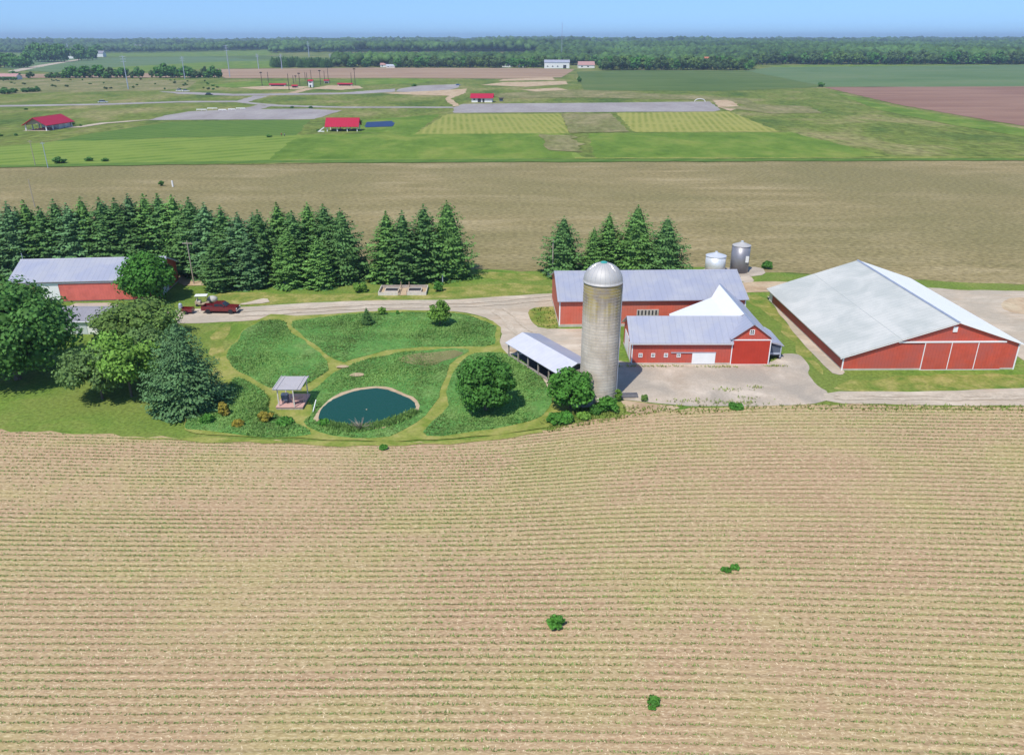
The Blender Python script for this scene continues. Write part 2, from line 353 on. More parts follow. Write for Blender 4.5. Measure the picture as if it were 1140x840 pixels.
def dup(root,loc,rz=0,scale=None,label=None,cat=None,group=None):
    r=root.copy();COL.objects.link(r);r.location=loc;r.rotation_euler=(0,0,rz)
    if scale is not None: r.scale=scale if hasattr(scale,'__len__') else (scale,)*3
    tag(r,label,cat,group)
    for ch in root.children:
        q=ch.copy();COL.objects.link(q);q.parent=r
        for g in ch.children:
            d=g.copy();COL.objects.link(d);d.parent=q
    return r
# ---------------------------------------------------------------- ground sheets
LAY=[0]
def sheet(name,pts,m,z=None,label=None,jit=.25,step=1.5,px=True,th=None,kind='structure',cat=None,smoothit=1):
    W=[P(*q)[:2] for q in pts] if px else list(pts)
    n=len(W)
    if smoothit:
        for _ in range(smoothit):            # Chaikin corner cutting
            Q=[]
            for i in range(len(W)):
                a=np.array(W[i]);b=np.array(W[(i+1)%len(W)]);Q+=[tuple(a*.78+b*.22),tuple(a*.22+b*.78)]
            W=Q
    E=[]
    for i in range(len(W)):
        a=np.array(W[i]);b=np.array(W[(i+1)%len(W)]);L=np.linalg.norm(b-a);k=max(1,int(L/step));k=min(k,120)
        nn=np.array([-(b-a)[1],(b-a)[0]])/max(L,1e-6)
        for j in range(k):
            p=a+(b-a)*j/k
            w=jit*(math.sin(p[0]*.9+p[1]*.5)+math.sin(p[0]*.37-p[1]*.8+2)+1.2*(random.random()-.5))*.6
            E.append(p+nn*w)
    LAY[0]+=1
    zz=z if z is not None else .004*LAY[0]
    bm=bmesh.new();vs=[bm.verts.new((p[0],p[1],zz)) for p in E]
    es=[bm.edges.new((vs[i],vs[(i+1)%len(vs)])) for i in range(len(vs))]
    bmesh.ops.triangle_fill(bm,use_beauty=True,use_dissolve=False,edges=es)
    for f in bm.faces:
        if f.normal.z<0:f.normal_flip()
    if th:
        r=bmesh.ops.extrude_edge_only(bm,edges=[e for e in bm.edges if e.is_boundary])
        for v in r['geom']:
            if isinstance(v,bmesh.types.BMVert): v.co.z-=th
    me=bpy.data.meshes.new(name);bm.to_mesh(me);bm.free();me.materials.append(M[m])
    o=bpy.data.objects.new(name,me);COL.objects.link(o);tag(o,label,cat,kind=kind);o['_z']=zz
    del o['_z']
    return o,np.array(E)
def inside(E,pts):
    x=pts[:,0];y=pts[:,1];r=np.zeros(len(pts),bool);j=len(E)-1
    for i in range(len(E)):
        xi,yi=E[i];xj,yj=E[j]
        c=((yi>y)!=(yj>y))&(x<(xj-xi)*(y-yi)/(yj-yi+1e-12)+xi);r^=c;j=i
    return r
# ================================================================ ground
def base_ground():
    ys=np.concatenate([np.arange(-120,1400,40.),np.geomspace(1400,11500,90)])
    xs=np.sign(np.linspace(-1,1,181))*np.abs(np.linspace(-1,1,181))**1.6*9500
    X,Y=np.meshgrid(xs,ys);Z=terr(X,Y);Z=np.where(Y<1430,0,Z)
    V=np.stack([X.ravel(),Y.ravel(),Z.ravel()],1);nx=len(xs);ny=len(ys)
    i,j=np.meshgrid(np.arange(nx-1),np.arange(ny-1));a=(j*nx+i).ravel()
    Fc=np.stack([a,a+1,a+nx+1,a+nx],1)
    o=fastmesh('ground',V,Fc,'prairie',smooth=True);tag(o,kind='structure')
    o.data.materials.append(M['hillwood']);o.data.materials.append(M['cropgreen']);o.data.materials.append(M['mown'])
    cen=V[Fc].mean(1);mi=np.zeros(len(Fc),np.int32)
    mi[(cen[:,1]>2600)]=1
    left=cen[:,0]<-.28*cen[:,1]
    mi[left&(cen[:,1]>1500)&(cen[:,1]<3100)]=3
    mi[left&(cen[:,1]>1900)&(cen[:,1]<2300)]=2
    o.data.polygons.foreach_set('material_index',mi)
base_ground()
# farmstead lawn
lawn,_=sheet('lawn',[(-250,520),(-250,240),(0,270),(400,296),(540,300),(600,302),(780,296),(850,303),(1010,311),(1140,317),(1500,325),(1500,480),(1140,470),(850,470),(600,500),(200,520)],'lawn',jit=.5)
# near field as one sheet in row coordinates
TE=[(-400,470),(-120,476),(0,479),(100,483),(200,488),(300,491),(430,494),(500,491),(560,487),(610,478),(650,469),(700,461),(750,456),(800,453),(850,451),(940,450),(1040,452),(1140,453),(1300,455),(1600,460)]
te=np.array([P(*q)[:2] for q in TE])
def Ytop(x): return np.interp(x,te[:,0],te[:,1])+.25*np.sin(x*.9)+.2*np.sin(x*2.3+1)
RT=84.
RMAX=91.
def rowy(x,r):
    G=np.interp(x,te[:,0],te[:,1])-RT
    w=np.clip((r-28)/(RT-28),0,1.2)**2.3
    return r+.6*G*w-(.0009*np.clip(x+6,0,30)**2+.054*np.clip(x-24,0,200))*(1-np.clip(w,0,1))+ .04*np.sin(x*.11+r*.05)
rs=np.concatenate([np.arange(14,RMAX+.01,1.)]);xs=np.arange(-150,150.1,1.5)
X,Rr=np.meshgrid(xs,rs);Yv=rowy(X,Rr);Yv=np.minimum(Yv,Ytop(X)+(Rr-RMAX)*.0005);Yv=np.where(Rr>=RMAX-.1,Ytop(X),Yv)
V=np.stack([X.ravel(),Yv.ravel(),np.full(X.size,.03)],1);nx=len(xs)
i,j=np.meshgrid(np.arange(nx-1),np.arange(len(rs)-1));a=(j*nx+i).ravel();Fc=np.stack([a,a+1,a+nx+1,a+nx],1)
fld=fastmesh('crop_field',V,Fc,'soil_residue');tag(fld,kind='structure')
uvl=fld.data.uv_layers.new(name='UVMap');UV=np.stack([X.ravel(),Rr.ravel()],1)[Fc.ravel()];uvl.data.foreach_set('uv',UV.ravel().astype(np.float32))
def fbm(x,y,s,seed=0):
    r=0
    for k,(a,b,c) in enumerate([(1,.6,1),(1.9,-1.3,.6),(-2.7,3.1,.4),(5.1,4.3,.3)]):
        r=r+c*np.sin(s*(a*x+b*y)+seed+k*1.7)*np.cos(s*(b*x-a*y)*.8+seed*2+k)
    return r
def blades(name,pts,h,w,k,m,label,cat,z0=.0,splay=.6,hv=.4,group=None,tintbase=None):
    pts=np.asarray(pts);n=len(pts)
    p=np.repeat(pts,k,0);N=len(p);az=rng.uniform(0,2*np.pi,N)
    hh=h*(1-hv+2*hv*rng.random(N));ww=w*(.7+.6*rng.random(N))
    if pts.shape[1]>2: hh=hh*np.repeat(pts[:,2],k)
    sp=hh*splay*(.5+rng.random(N))
    bx=p[:,0]+rng.normal(0,w*.5,N);by=p[:,1]+rng.normal(0,w*.5,N)
    c,s_=np.cos(az),np.sin(az)
    v=np.zeros((N,4,3))
    v[:,0]=np.stack([bx-s_*ww/2,by+c*ww/2,np.full(N,z0)],1)
    v[:,1]=np.stack([bx+s_*ww/2,by-c*ww/2,np.full(N,z0)],1)
    v[:,2]=np.stack([bx+s_*ww*.35+c*sp*.5,by-c*ww*.35+s_*sp*.5,z0+hh*.75],1)
    v[:,3]=np.stack([bx+c*sp,by+s_*sp,z0+hh],1)
    f=np.arange(N*4).reshape(N,4)
    t=rng.random(N) if tintbase is None else np.clip(np.repeat(tintbase,k)+rng.normal(0,.15,N),0,1)
    o=fastmesh(name,v.reshape(-1,3),f,m,tint=t);tag(o,label,cat,group,'stuff');return o
pts=[]
r=20.
rows=np.arange(20.2,RMAX,.762)
rows=np.round(rows/.762)*.762
for r in rows:
    half=min(150,(r+14)*.72+8)
    x=np.arange(-half,half,.155);x=x+rng.normal(0,.03,len(x))
    dens=.80+.18*math.sin(r*5.1)*math.sin(r*1.7+1)+.26*fbm(x,np.full_like(x,r),.11,3)+.16*fbm(x,np.full_like(x,r)*6,.35,r%7)
    bare=fbm(x*1.0,np.full_like(x,r)*1.6,.06,8.2)
    dens=dens-.28*np.clip(bare-.5,0,1)-np.where((x<0)&(r>66),.25,0)+np.where((x>15)&(r>66),.1,0)
    k=rng.random(len(x))<dens
    x=x[k];y=rowy(x,r)+rng.normal(0,.035,len(x))
    ok=y<Ytop(x)-.3
    sz=.65+.5*np.clip(.5+.5*fbm(x,y,.08,5),0,1)
    pts.append(np.stack([x,y,sz],1)[ok])
pts=np.concatenate(pts)
blades('corn_seedlings',pts,.11,.07,4,'corn_leaf','rows of young green corn seedlings across the pale foreground field','seedlings',z0=.03,splay=1.2)
n=150000;x=rng.uniform(-100,100,n);r_=rng.uniform(20,RMAX,n);k=np.abs(x)<r_*.75+16;x=x[k];r_=r_[k];ph=np.cos(2*np.pi*r_/.762);k=rng.random(len(x))<.6-.35*ph;x=x[k];r_=r_[k];y=rowy(x,r_);k=y<Ytop(x)-.3
blades('crop_residue',np.stack([x[k],y[k]],1),.025,.07,1,'straw','pale bits of old corn stalk littering the foreground field','straw',z0=.035,splay=6.)
# far bean field beyond the farmstead
sheet('far_crop_field',[(-500,196),(0,186),(200,182),(570,180),(1140,178),(1500,178),(1700,330),(1140,317),(1010,311),(880,304),(850,303),(780,297),(600,302),(540,300),(380,294),(0,292),(-500,300)],'farcrop',jit=.6,step=3,smoothit=0)
for poly in ([(924,434),(932,424),(1000,419),(1140,415),(1400,412),(1400,434),(1140,433.5),(1000,436)],[(826,328),(850,328),(900,385),(918,420),(905,408),(885,388),(868,360),(845,342)],[(232,326),(300,326),(400,328),(540,316),(610,316),(618,324),(540,331),(430,334),(330,337),(262,341)],[(584,344),(622,337),(624,368),(600,368)],[(240,360),(262,360),(250,380),(243,405),(236,390)],[(530,303),(600,305),(610,312),(540,312)]):
    sheet('dry_lawn',poly,'dry_lawn',jit=.5)
# driveway, yards
sheet('gravel_drive',[(150,352),(190,345),(272,342),(340,337),(430,334),(500,334),(560,330),(622,326),(700,322),(700,334),(622,341),(597,342),(587,346),(590,357),(602,366),(640,366),(690,366),(690,404),(655,425),(646,442),(611,433),(581,411),(566,400),(554,394),(554,386),(559,368),(545,355),(525,349),(500,346),(420,346),(340,352),(280,357),(235,359),(150,362)],'gravel',jit=.12)
sheet('concrete_yard',[(686,444),(680,400),(700,404),(780,405),(858,404),(866,399),(872,394),(880,394),(889,395),(897,402),(902,409),(899,416),(904,423),(912,431),(921,436),(922,448),(850,452.5),(780,452.5),(720,448)],'concrete_slab',jit=.15)
sheet('gravel_road',[(916,436),(1000,436),(1060,435),(1140,432),(1500,424),(1500,452),(1140,452),(1050,451),(1000,450.5),(921,449)],'gravel',jit=.15)
sheet('gravel_lot',[(1000,318),(1048,322),(1140,324.5),(1500,330),(1500,440),(1200,430),(1150,410),(1137,400),(1125,390)],'gravel',jit=.3)
sheet('dirt_patch',[(1112,336),(1128,331),(1160,332),(1200,345),(1150,352),(1120,347)],'dirt',jit=.3)
sheet('gravel_track',[(700,330),(780,318),(829,314),(860,313.5),(880,314),(900,318),(880,326),(858,325),(830,326),(790,330)],'dirt',jit=.15)
sheet('bin_pad',[(780,299),(812,298),(848,297),(853,306),(832,308),(780,308)],'concrete_slab',jit=.1)
sheet('pad_path',[(822,308),(835,307),(841,314),(826,315)],'gravel',jit=.05)
sheet('gravel_strip',[(852,328),(861,334),(941,413.5),(937,418),(925,415),(890,379)],'gravel',jit=.1)
sheet('garage_apron',[(70,338),(135,337),(130,350),(118,362),(85,362)],'concrete_slab',jit=.1)
sheet('bare_soil',[(196,318),(236,318),(232,305),(200,302)],'dirt',jit=.2)
sheet('bare_verge',[(694,452),(690,445),(720,449),(760,453),(745,458),(700,460)],'dirt',jit=.2)
sheet('dry_verge',[(120,488),(200,487),(330,491),(430,493),(520,490),(600,478),(605,481),(520,494),(430,498),(300,494)],'pathgrass',jit=.3)
sheet('drive_shoulder',[(296,332),(300,337),(262,340),(285,334)],'gravel',jit=.3)
def rut(pxs,w=.75):
    W=[np.array(P(*q)[:2]) for q in pxs];L_=[];R2=[]
    for i,a in enumerate(W):
        d=W[min(i+1,len(W)-1)]-W[max(i-1,0)];d/=np.linalg.norm(d);n_=np.array([-d[1],d[0]])*w/2;L_.append(tuple(a+n_));R2.append(tuple(a-n_))
    sheet('wheel_rut',L_+R2[::-1],'rut',px=False,jit=.22,step=.5)
for dy in (0,3.6):
    rut([(930,440+dy),(1000,441+dy),(1060,440.5+dy),(1140,440+dy),(1300,438+dy)])
for dy in (0,4.2):
    rut([(262,347.5+dy),(300,346+dy),(360,342+dy),(430,338.5+dy),(500,338+dy),(550,336+dy),(600,331+dy),(640,327+dy)])
rut([(548,345),(562,356),(572,370),(590,380)]);rut([(560,343),(574,354),(586,366),(600,374)])
# mown paths (under the meadow)
sheet('mown_path',[(232,425),(249,392),(290,350),(340,352),(420,346),(500,346),(545,355),(560,368),(555,385),(570,400),(611,433),(640,450),(640,466),(600,478),(540,486),(470,492),(360,490),(220,484),(200,478)],'pathgrass',jit=.2)
MEAD=[
 [(283,358),(317,357),(319,368),(343,384),(370,408),(341,432),(318,430),(303,435),(281,423),(262,412),(250,394)],
 [(326,357),(400,350),(480,347.5),(520,350.5),(551,362),(554,372),(548,386),(500,386.5),(440,389),(400,399),(377,406),(350,383),(327,366)],
 [(380,412),(410,401),(450,393),(500,390),(524,391),(503,403),(491,425),(486,448),(468,467),(440,483),(405,488),(362,483),(341,472),(350,462),(349,450),(341,444),(347,436)],
 [(262,420),(280,428),(301,440),(296,455),(315,466),(352,483),(320,488),(270,484),(225,479),(205,478),(210,470),(240,450),(255,436)],
 [(524,395),(552,393),(577,400),(612,434),(613,452),(598,467),(560,476),(500,485),(468,485),(489,465),(500,448),(499,428),(510,408)]]
pond_px=[(355,467),(357,455),(368,446),(385,440),(400,435.5),(415,433),(430,434),(445,440),(458,447),(463,455),(459,463),(447,468),(432,471),(420,475),(402,477),(385,475),(365,472)]
_,pond_E=sheet('pond_bank',[(352,471),(354,455),(365,444.5),(385,437.5),(400,433),(415,431),(432,432),(447,437.5),(461,445),(466,455),(461,464),(447,471),(420,479),(380,478)],'dirt',z=.17,th=.2,jit=.3)
pw,pond_W=sheet('pond_water',pond_px,'pond_water',z=.18,jit=.18,smoothit=2)
mp=[]
for k,poly in enumerate(MEAD):
    cx=sum(a for a,b in poly)/len(poly);cy=sum(b for a,b in poly)/len(poly);poly=poly if k<2 else [(cx+(a-cx)*1.022,cy+(b-cy)*1.025) for a,b in poly]
    o,E=sheet('meadow',poly,'meadow',z=.155,th=.2,jit=.25)
    lo=E.min(0);hi=E.max(0);n=int((hi-lo).prod()*22)
    q=rng.uniform(lo,hi,(n,2));q=q[inside(E,q)]
    if k==2:
        q=q[~inside(pond_E,q)]
    hh=.75+.45*fbm(q[:,0],q[:,1],.22,k)+ (.35 if k==3 else 0)
    mp.append(np.stack([q[:,0],q[:,1],np.clip(hh,.3,1.8)],1))
mp=np.concatenate(mp)
blades('meadow_grass',mp,.17,.07,6,'grass_blade','tall blue green grass of the meadow around the pond','grass',z0=.13,splay=1.0,tintbase=np.clip(.5+.3*fbm(mp[:,0],mp[:,1]*.8,.25,4),0,1))
# pond rim reeds on the near side
q=[]
for i in range(2600):
    t=rng.uniform(0,1);a=np.array(P(365,473)[:2]);b=np.array(P(463,459)[:2]);c=np.array(P(408,486)[:2])
    p=(1-t)**2*a+2*t*(1-t)*c+t*t*b+rng.normal(0,.35,2);q.append((p[0],p[1]-.3,1+.3*rng.random()))
blades('pond_reeds',q,.28,.12,3,'grass_blade','tall green reeds along the near bank of the pond','reeds',z0=.2,splay=.3)
# weeds on verges
q=[]
for poly,dn in [([(600,470),(640,452),(690,452),(750,456),(700,465),(650,474),(610,482)],9),([(590,345),(620,341),(622,366),(602,366)],3),([(700,452),(850,452),(920,450),(1140,452),(1140,458),(850,456),(760,462)],5)]:
    E=np.array([P(*t)[:2] for t in poly]);lo=E.min(0);hi=E.max(0);t=rng.uniform(lo,hi,(int((hi-lo).prod()*dn),2));q.append(t[inside(E,t)])
q=np.concatenate(q);blades('verge_weeds',q,.24,.12,3,'weed_blade','rough yellow green weeds along the field edge','weeds',z0=.03,splay=.6)
# ---------------- far landscape (beyond the second field)
S=lambda *a,**k: sheet(*a,jit=k.pop('jit',.8),step=6,**{'smoothit':0,**k})
S('far_meadow',[(-300,190),(-300,92),(0,88),(120,87),(250,89),(640,78),(640,90),(870,80),(1000,104),(1140,130),(1500,170),(1500,178.5),(570,180),(0,186)],'prairie',smoothit=0)
S('scrub_land',[(-300,95),(0,88.5),(120,87.5),(220,90),(210,98),(180,101),(60,103),(-300,118)],'scrub')
S('scrubby_grass',[(825,100),(930,104),(1000,125),(1140,150),(1140,168),(1000,174),(965,165),(870,147),(850,130)],'prairie')
S('dark_hay_field',[(60,158),(95,150),(190,136),(300,134),(345,134),(330,151),(180,154),(60,161)],'stripe_dark')
S('mown_field',[(-300,180),(0,164),(60,158),(330,151),(460,149),(600,148),(652,176.5),(300,179),(0,185),(-300,194)],'stripe_light')
S('mown_field',[(340,150),(460,148.5),(628,149),(640,176.5),(300,178),(320,160)],'mown')
S('mown_field',[(655,148.5),(880,147.5),(987,174),(900,176),(662,176.5)],'mown')
S('hay_field',[(497,127.5),(625,127),(634,149),(462,149.5)],'hay_a')
S('hay_field',[(686,126),(812,124.5),(868,147),(706,147.5)],'hay_b')
S('green_strip',[(360,137),(490,127.5),(462,149),(400,148),(400,141)],'mown')
S('field_hedge_strip',[(-300,193),(0,184.5),(300,179),(570,177.5),(1140,177),(1500,177),(1500,179),(1140,179),(570,181),(300,182),(0,187),(-300,198)],'stripe_dark',smoothit=0)
S('farm_track',[(640,176),(1140,175),(1500,175),(1500,175.8),(1140,175.9),(640,176.9)],'pathgrass',smoothit=0)
S('gravel_lot',[(165,134),(185,129),(210,124.5),(262,122),(345,121.5),(380,123.5),(350,133),(300,133.5)],'asphalt_grey')
S('gravel_lot',[(505,126),(505,120),(516,116),(640,115),(790,113.5),(803,123),(795,124.5)],'asphalt_grey')
S('park_road',[(-300,120),(0,117.5),(120,115.6),(200,113),(262,112.5),(310,117),(380,119),(505,119.2),(505,120.6),(380,120.6),(305,118.8),(262,114.2),(200,114.5),(120,117.2),(0,119.4),(-300,122)],'asphalt_grey',smoothit=0)
S('park_road',[(262,113),(283,107),(300,107),(275,114),(295,118),(305,118),(285,123),(262,123),(288,117)],'asphalt_grey',smoothit=0)
S('park_road',[(176,102),(215,103),(260,104.8),(380,103.5),(440,99),(440,102.5),(400,105),(260,107),(200,105)],'asphalt_grey',smoothit=0)
S('gravel_lot',[(440,102.5),(445,99),(468,95.5),(512,94),(510,98),(485,104)],'asphalt_grey')
S('sandy_ground',[(425,104),(480,101.5),(520,99),(518,104),(502,110),(512,118),(505,119),(495,111),(500,107),(450,105.5)],'dirt')
S('sand_field',[(265,98),(290,96.3),(345,96.5),(335,99.5),(290,100)],'dirt')
S('sand_field',[(345,99),(365,95.5),(400,96),(405,98.5),(380,100.5)],'dirt')
S('sand_spot',[(320,104),(342,98),(350,99),(330,104)],'dirt')
S('ball_field_grass',[(365,90),(440,87.5),(485,89),(470,93),(400,95)],'mown')
S('ball_field_grass',[(230,96),(270,91),(320,90),(310,95),(260,98)],'mown')
S('brown_field',[(238,77.2),(420,75.5),(600,76.2),(640,77.5),(625,86.5),(560,88),(440,87),(250,87.5)],'brownfield')
S('brown_field',[(20,83),(130,81.5),(240,83),(245,86),(100,87),(20,87)],'brownfield')
S('sand_strip',[(560,88.5),(615,86.5),(618,89.5),(555,90.5)],'dirt')
S('sand_strip',[(535,95),(560,92),(630,90.5),(632,94),(585,97)],'dirt')
S('sand_strip',[(580,100.5),(620,98),(628,99.5),(645,105),(605,103)],'dirt')
S('dark_crop_field',[(642,80),(700,78.5),(870,79),(928,97),(800,102),(650,101)],'cropgreen')
S('teal_crop_field',[(830,79),(862,74.5),(1140,72.5),(1500,72),(1500,98),(1140,97),(922,97)],'cropteal')
S('ploughed_field',[(917,97.5),(1140,96.5),(1500,97),(1500,200),(1140,141),(1080,131),(1000,117)],'plough',smoothit=0)
S('far_green_field',[(845,74),(930,72),(1140,71),(1140,72.5),(870,75)],'mown')
S('ditch_grass',[(924,102),(985,117),(1070,132),(1140,144),(1500,205),(1500,215),(1140,153),(1050,138),(975,122)],'mown')
S('sand_heap_ground',[(793,111.5),(815,112),(825,121),(812,124),(800,120)],'dirt')
S('far_green_field',[(60,82),(110,75),(240,68),(340,66),(310,76),(240,77),(140,81)],'mown')
S('far_green_field',[(0,76),(40,66),(250,63),(350,64),(345,67),(240,69),(110,76),(60,81)],'cropteal')
S('country_road',[(8,79.5),(45,72.5),(88,66),(90,66.8),(52,73.5),(15,81)],'gravel',smoothit=0)
S('sand_bank',[(234,59.5),(260,57.5),(300,56.8),(300,58),(260,59),(238,60.3)],'dirt',z=1.2)
S('farm_path',[(75,143),(90,140.5),(112,137.5),(160,134),(170,134),(120,138.2),(90,142.5)],'gravel')
S('far_pond',[(409,136.5),(437,135.2),(441,137.5),(436,141.5),(406,142.5)],'far_water')
S('scrub_land',[(640,100),(700,103),(790,108),(830,110),(860,125),(810,112),(640,109),(560,110),(540,105)],'scrub')
S('dry_patch',[(800,120),(850,117),(900,119),(915,126),(860,127)],'scrub')
S('dry_patch',[(625,127),(680,127),(700,147),(634,149)],'scrub')
S('dry_patch',[(600,150),(640,152),(650,170),(610,168)],'scrub',jit=2)
# ================================================================ plants
def quads(C,Nn,size,aspect=1.,curl=0):
    n=len(C);r=rng.normal(size=(n,3));u=np.cross(Nn,r);u/=np.linalg.norm(u,axis=1)[:,None]+1e-9
    w=np.cross(Nn,u);w/=np.linalg.norm(w,axis=1)[:,None]+1e-9
    s=np.asarray(size).reshape(-1,1)
    a=u*s*.5*aspect;b=w*s*.5
    v=np.stack([C-a-b*.3,C-b,C+a-b*.2+Nn*s*.1,C+b+a*.1],1)
    return v
def blob(nl,seed=0,sub=2,amp=.2):
    bm=bmesh.new();bmesh.ops.create_icosphere(bm,subdivisions=sub,radius=1)
    V=np.array([v.co[:] for v in bm.verts]);Fc=np.array([[v.index for v in f.verts] for f in bm.faces]);bm.free()
    d=1+amp*(np.sin(V[:,0]*4+seed)*np.cos(V[:,1]*5+seed*2)+.6*np.sin(V[:,2]*6+seed*3+V[:,0]*3))
    return V*d[:,None],Fc
ICO={s:blob(0,0,s,0) for s in (1,2)}
def crown_arrays(seed,Rr,h,z0,nl=44,per=150,ls=.42,flatb=.5,top=1.,lump=.30,rag=.12):
    g=np.random.default_rng(seed)
    zc=(h+z0)/2;Rz=(h-z0)/2
    d=g.normal(size=(nl*3,3));d/=np.linalg.norm(d,axis=1)[:,None];d=d[d[:,2]>-.85][:nl]
    # spread
    rad=(.74+g.normal(0,rag*.5,len(d)))
    zz=d[:,2];prof=np.where(zz>0,np.sqrt(np.clip(1-(zz*.92)**2,0,1))*1,1-.45*np.abs(zz)**1.5*flatb*2)
    C=np.stack([d[:,0]*Rr*rad,d[:,1]*Rr*rad,zc+zz*Rz*rad*.98],1)
    C=np.concatenate([C,np.stack([g.normal(0,Rr*.3,8),g.normal(0,Rr*.3,8),zc+g.normal(0,Rz*.3,8)],1)])
    lr=Rr*lump*(.7+.6*g.random(len(C)))
    n=len(C);L=np.repeat(np.arange(n),per);u=g.normal(size=(n*per,3));u[:,2]+=.25;u/=np.linalg.norm(u,axis=1)[:,None]
    rr=lr[L]*(.55+.5*g.random(len(L))**.6)
    pos=C[L]+u*rr[:,None]*np.array([1,1,.8])
    pos[:,2]=np.maximum(pos[:,2],z0*.6+.15)
    nn=u+g.normal(0,.45,u.shape);nn[:,2]+=.25;nn/=np.linalg.norm(nn,axis=1)[:,None]
    v=quads(pos,nn,ls*(.6+.8*g.random(len(L))))
    lt=g.random(n)
    tint=np.clip(.5*lt[L]+.5*g.random(len(L)),0,1)
    return v.reshape(-1,3),np.arange(len(L)*4).reshape(-1,4),tint,C,lr
def deciduous(name,loc,Rr,h,z0,m,label,cat='tree',group=None,seed=1,trunk=True,tr=.22,sxy=(1,1),rz=0,core=True,**k):
    root=empty(name,loc,rz,label,cat,group);root.scale=(sxy[0],sxy[1],1)
    v,f,t,C,lr=crown_arrays(seed,Rr,h,z0,**k)
    cr=fastmesh('crown',v,f,m,tint=t,parent=root)
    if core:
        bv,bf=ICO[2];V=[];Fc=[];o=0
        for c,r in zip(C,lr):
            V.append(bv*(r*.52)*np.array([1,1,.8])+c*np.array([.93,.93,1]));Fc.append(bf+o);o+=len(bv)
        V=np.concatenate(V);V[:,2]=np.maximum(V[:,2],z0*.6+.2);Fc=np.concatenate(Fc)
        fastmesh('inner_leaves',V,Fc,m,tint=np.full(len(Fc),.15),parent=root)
    if trunk and h<2.2:
        B().tube((0,0,-.1),(0,0,h*.55),min(tr,.03),.015,6).build('stem','bark',root)
    elif trunk:
        b=B();zc=(h+z0)/2
        b.tube((0,0,-.2),(0,.05,z0+.5),tr*1.25,tr,10)
        b.tube((0,.05,z0+.4),(.1,0,zc),tr,tr*.6,8)
        for q in range(6):
            a=q*1.05+seed;e=(Rr*.55*math.cos(a),Rr*.55*math.sin(a),zc+Rr*.1*math.sin(q*2.))
            b.tube((0,.04,z0+.5+q*.12),e,tr*.5,tr*.2,6)
        b.build('trunk','bark',root)
    return root
def spruce_arrays(seed,Rr,h,z0=.3,ntier=32,ls=.52,droop=.22,exp=.85,nb=12,dense=11):
    g=np.random.default_rng(seed);P_=[];N_=[];S_=[];T_=[]
    for i in range(ntier):
        f=i/(ntier-1);z=z0+(h-z0)*f**.95*.985
        L0=Rr*(1-f**(1.5+1.5*(1-exp)))**.85*(1 if f>.08 else .85)*(.88+.24*g.random())+.1
        n=max(4,int(nb*(1-f*.55)));a0=g.random()*6.3
        for b in range(n):
            a=a0+b*2*math.pi/n+g.normal(0,.16);L=L0*(.68+.5*g.random());tt=g.random()
            q=max(2,int(dense*L/Rr)+2);ts=np.linspace(.18,1,q)
            for t in ts:
                w=L*.28*(1-t*.55)+.1
                for side in (-1,0,1) if L>1 else (0,):
                    off=side*w*(.5+.5*g.random())
                    r=L*t-abs(side)*w*.3
                    zz=z-droop*L*t*1.1+.22*L*t*t*.9+g.normal(0,.08)-abs(side)*.06
                    P_.append((r*math.cos(a)-off*math.sin(a),r*math.sin(a)+off*math.cos(a),max(.12,zz)))
                    nv=np.array([math.cos(a)*.45-side*.35*math.sin(a),math.sin(a)*.45+side*.35*math.cos(a),.85])+g.normal(0,.28,3)
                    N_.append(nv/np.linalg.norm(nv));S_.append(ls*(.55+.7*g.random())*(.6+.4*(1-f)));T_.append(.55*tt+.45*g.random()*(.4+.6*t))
    Cn=np.array(P_);v=quads(Cn,np.array(N_),np.array(S_),1.1)
    return v.reshape(-1,3),np.arange(len(Cn)*4).reshape(-1,4),np.array(T_)
SPR={}
def spruce_mesh(key,m,**k):
    v,f,t=spruce_arrays(**k)
    me=fastmesh('crown',v,f,m,tint=t,link=False)
    # dark inner cone keeps the sky from showing straight through
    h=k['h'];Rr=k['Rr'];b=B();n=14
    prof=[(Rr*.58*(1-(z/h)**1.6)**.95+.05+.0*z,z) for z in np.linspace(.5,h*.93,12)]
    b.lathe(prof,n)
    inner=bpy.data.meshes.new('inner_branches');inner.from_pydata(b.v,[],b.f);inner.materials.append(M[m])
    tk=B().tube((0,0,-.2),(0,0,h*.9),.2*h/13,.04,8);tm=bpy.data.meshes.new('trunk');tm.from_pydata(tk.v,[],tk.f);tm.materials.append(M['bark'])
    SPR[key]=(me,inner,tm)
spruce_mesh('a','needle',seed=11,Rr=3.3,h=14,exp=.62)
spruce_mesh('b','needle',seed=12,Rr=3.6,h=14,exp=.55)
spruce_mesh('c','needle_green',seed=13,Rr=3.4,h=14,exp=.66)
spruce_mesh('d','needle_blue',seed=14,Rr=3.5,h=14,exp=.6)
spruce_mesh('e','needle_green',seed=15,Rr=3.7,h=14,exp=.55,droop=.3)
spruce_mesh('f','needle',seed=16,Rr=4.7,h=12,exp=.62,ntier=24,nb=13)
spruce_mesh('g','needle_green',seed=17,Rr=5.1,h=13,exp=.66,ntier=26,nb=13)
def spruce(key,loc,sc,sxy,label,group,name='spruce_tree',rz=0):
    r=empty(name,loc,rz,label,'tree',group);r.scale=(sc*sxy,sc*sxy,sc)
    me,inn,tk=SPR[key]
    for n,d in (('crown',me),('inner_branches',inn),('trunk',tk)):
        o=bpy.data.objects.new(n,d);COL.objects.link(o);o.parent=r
    return r
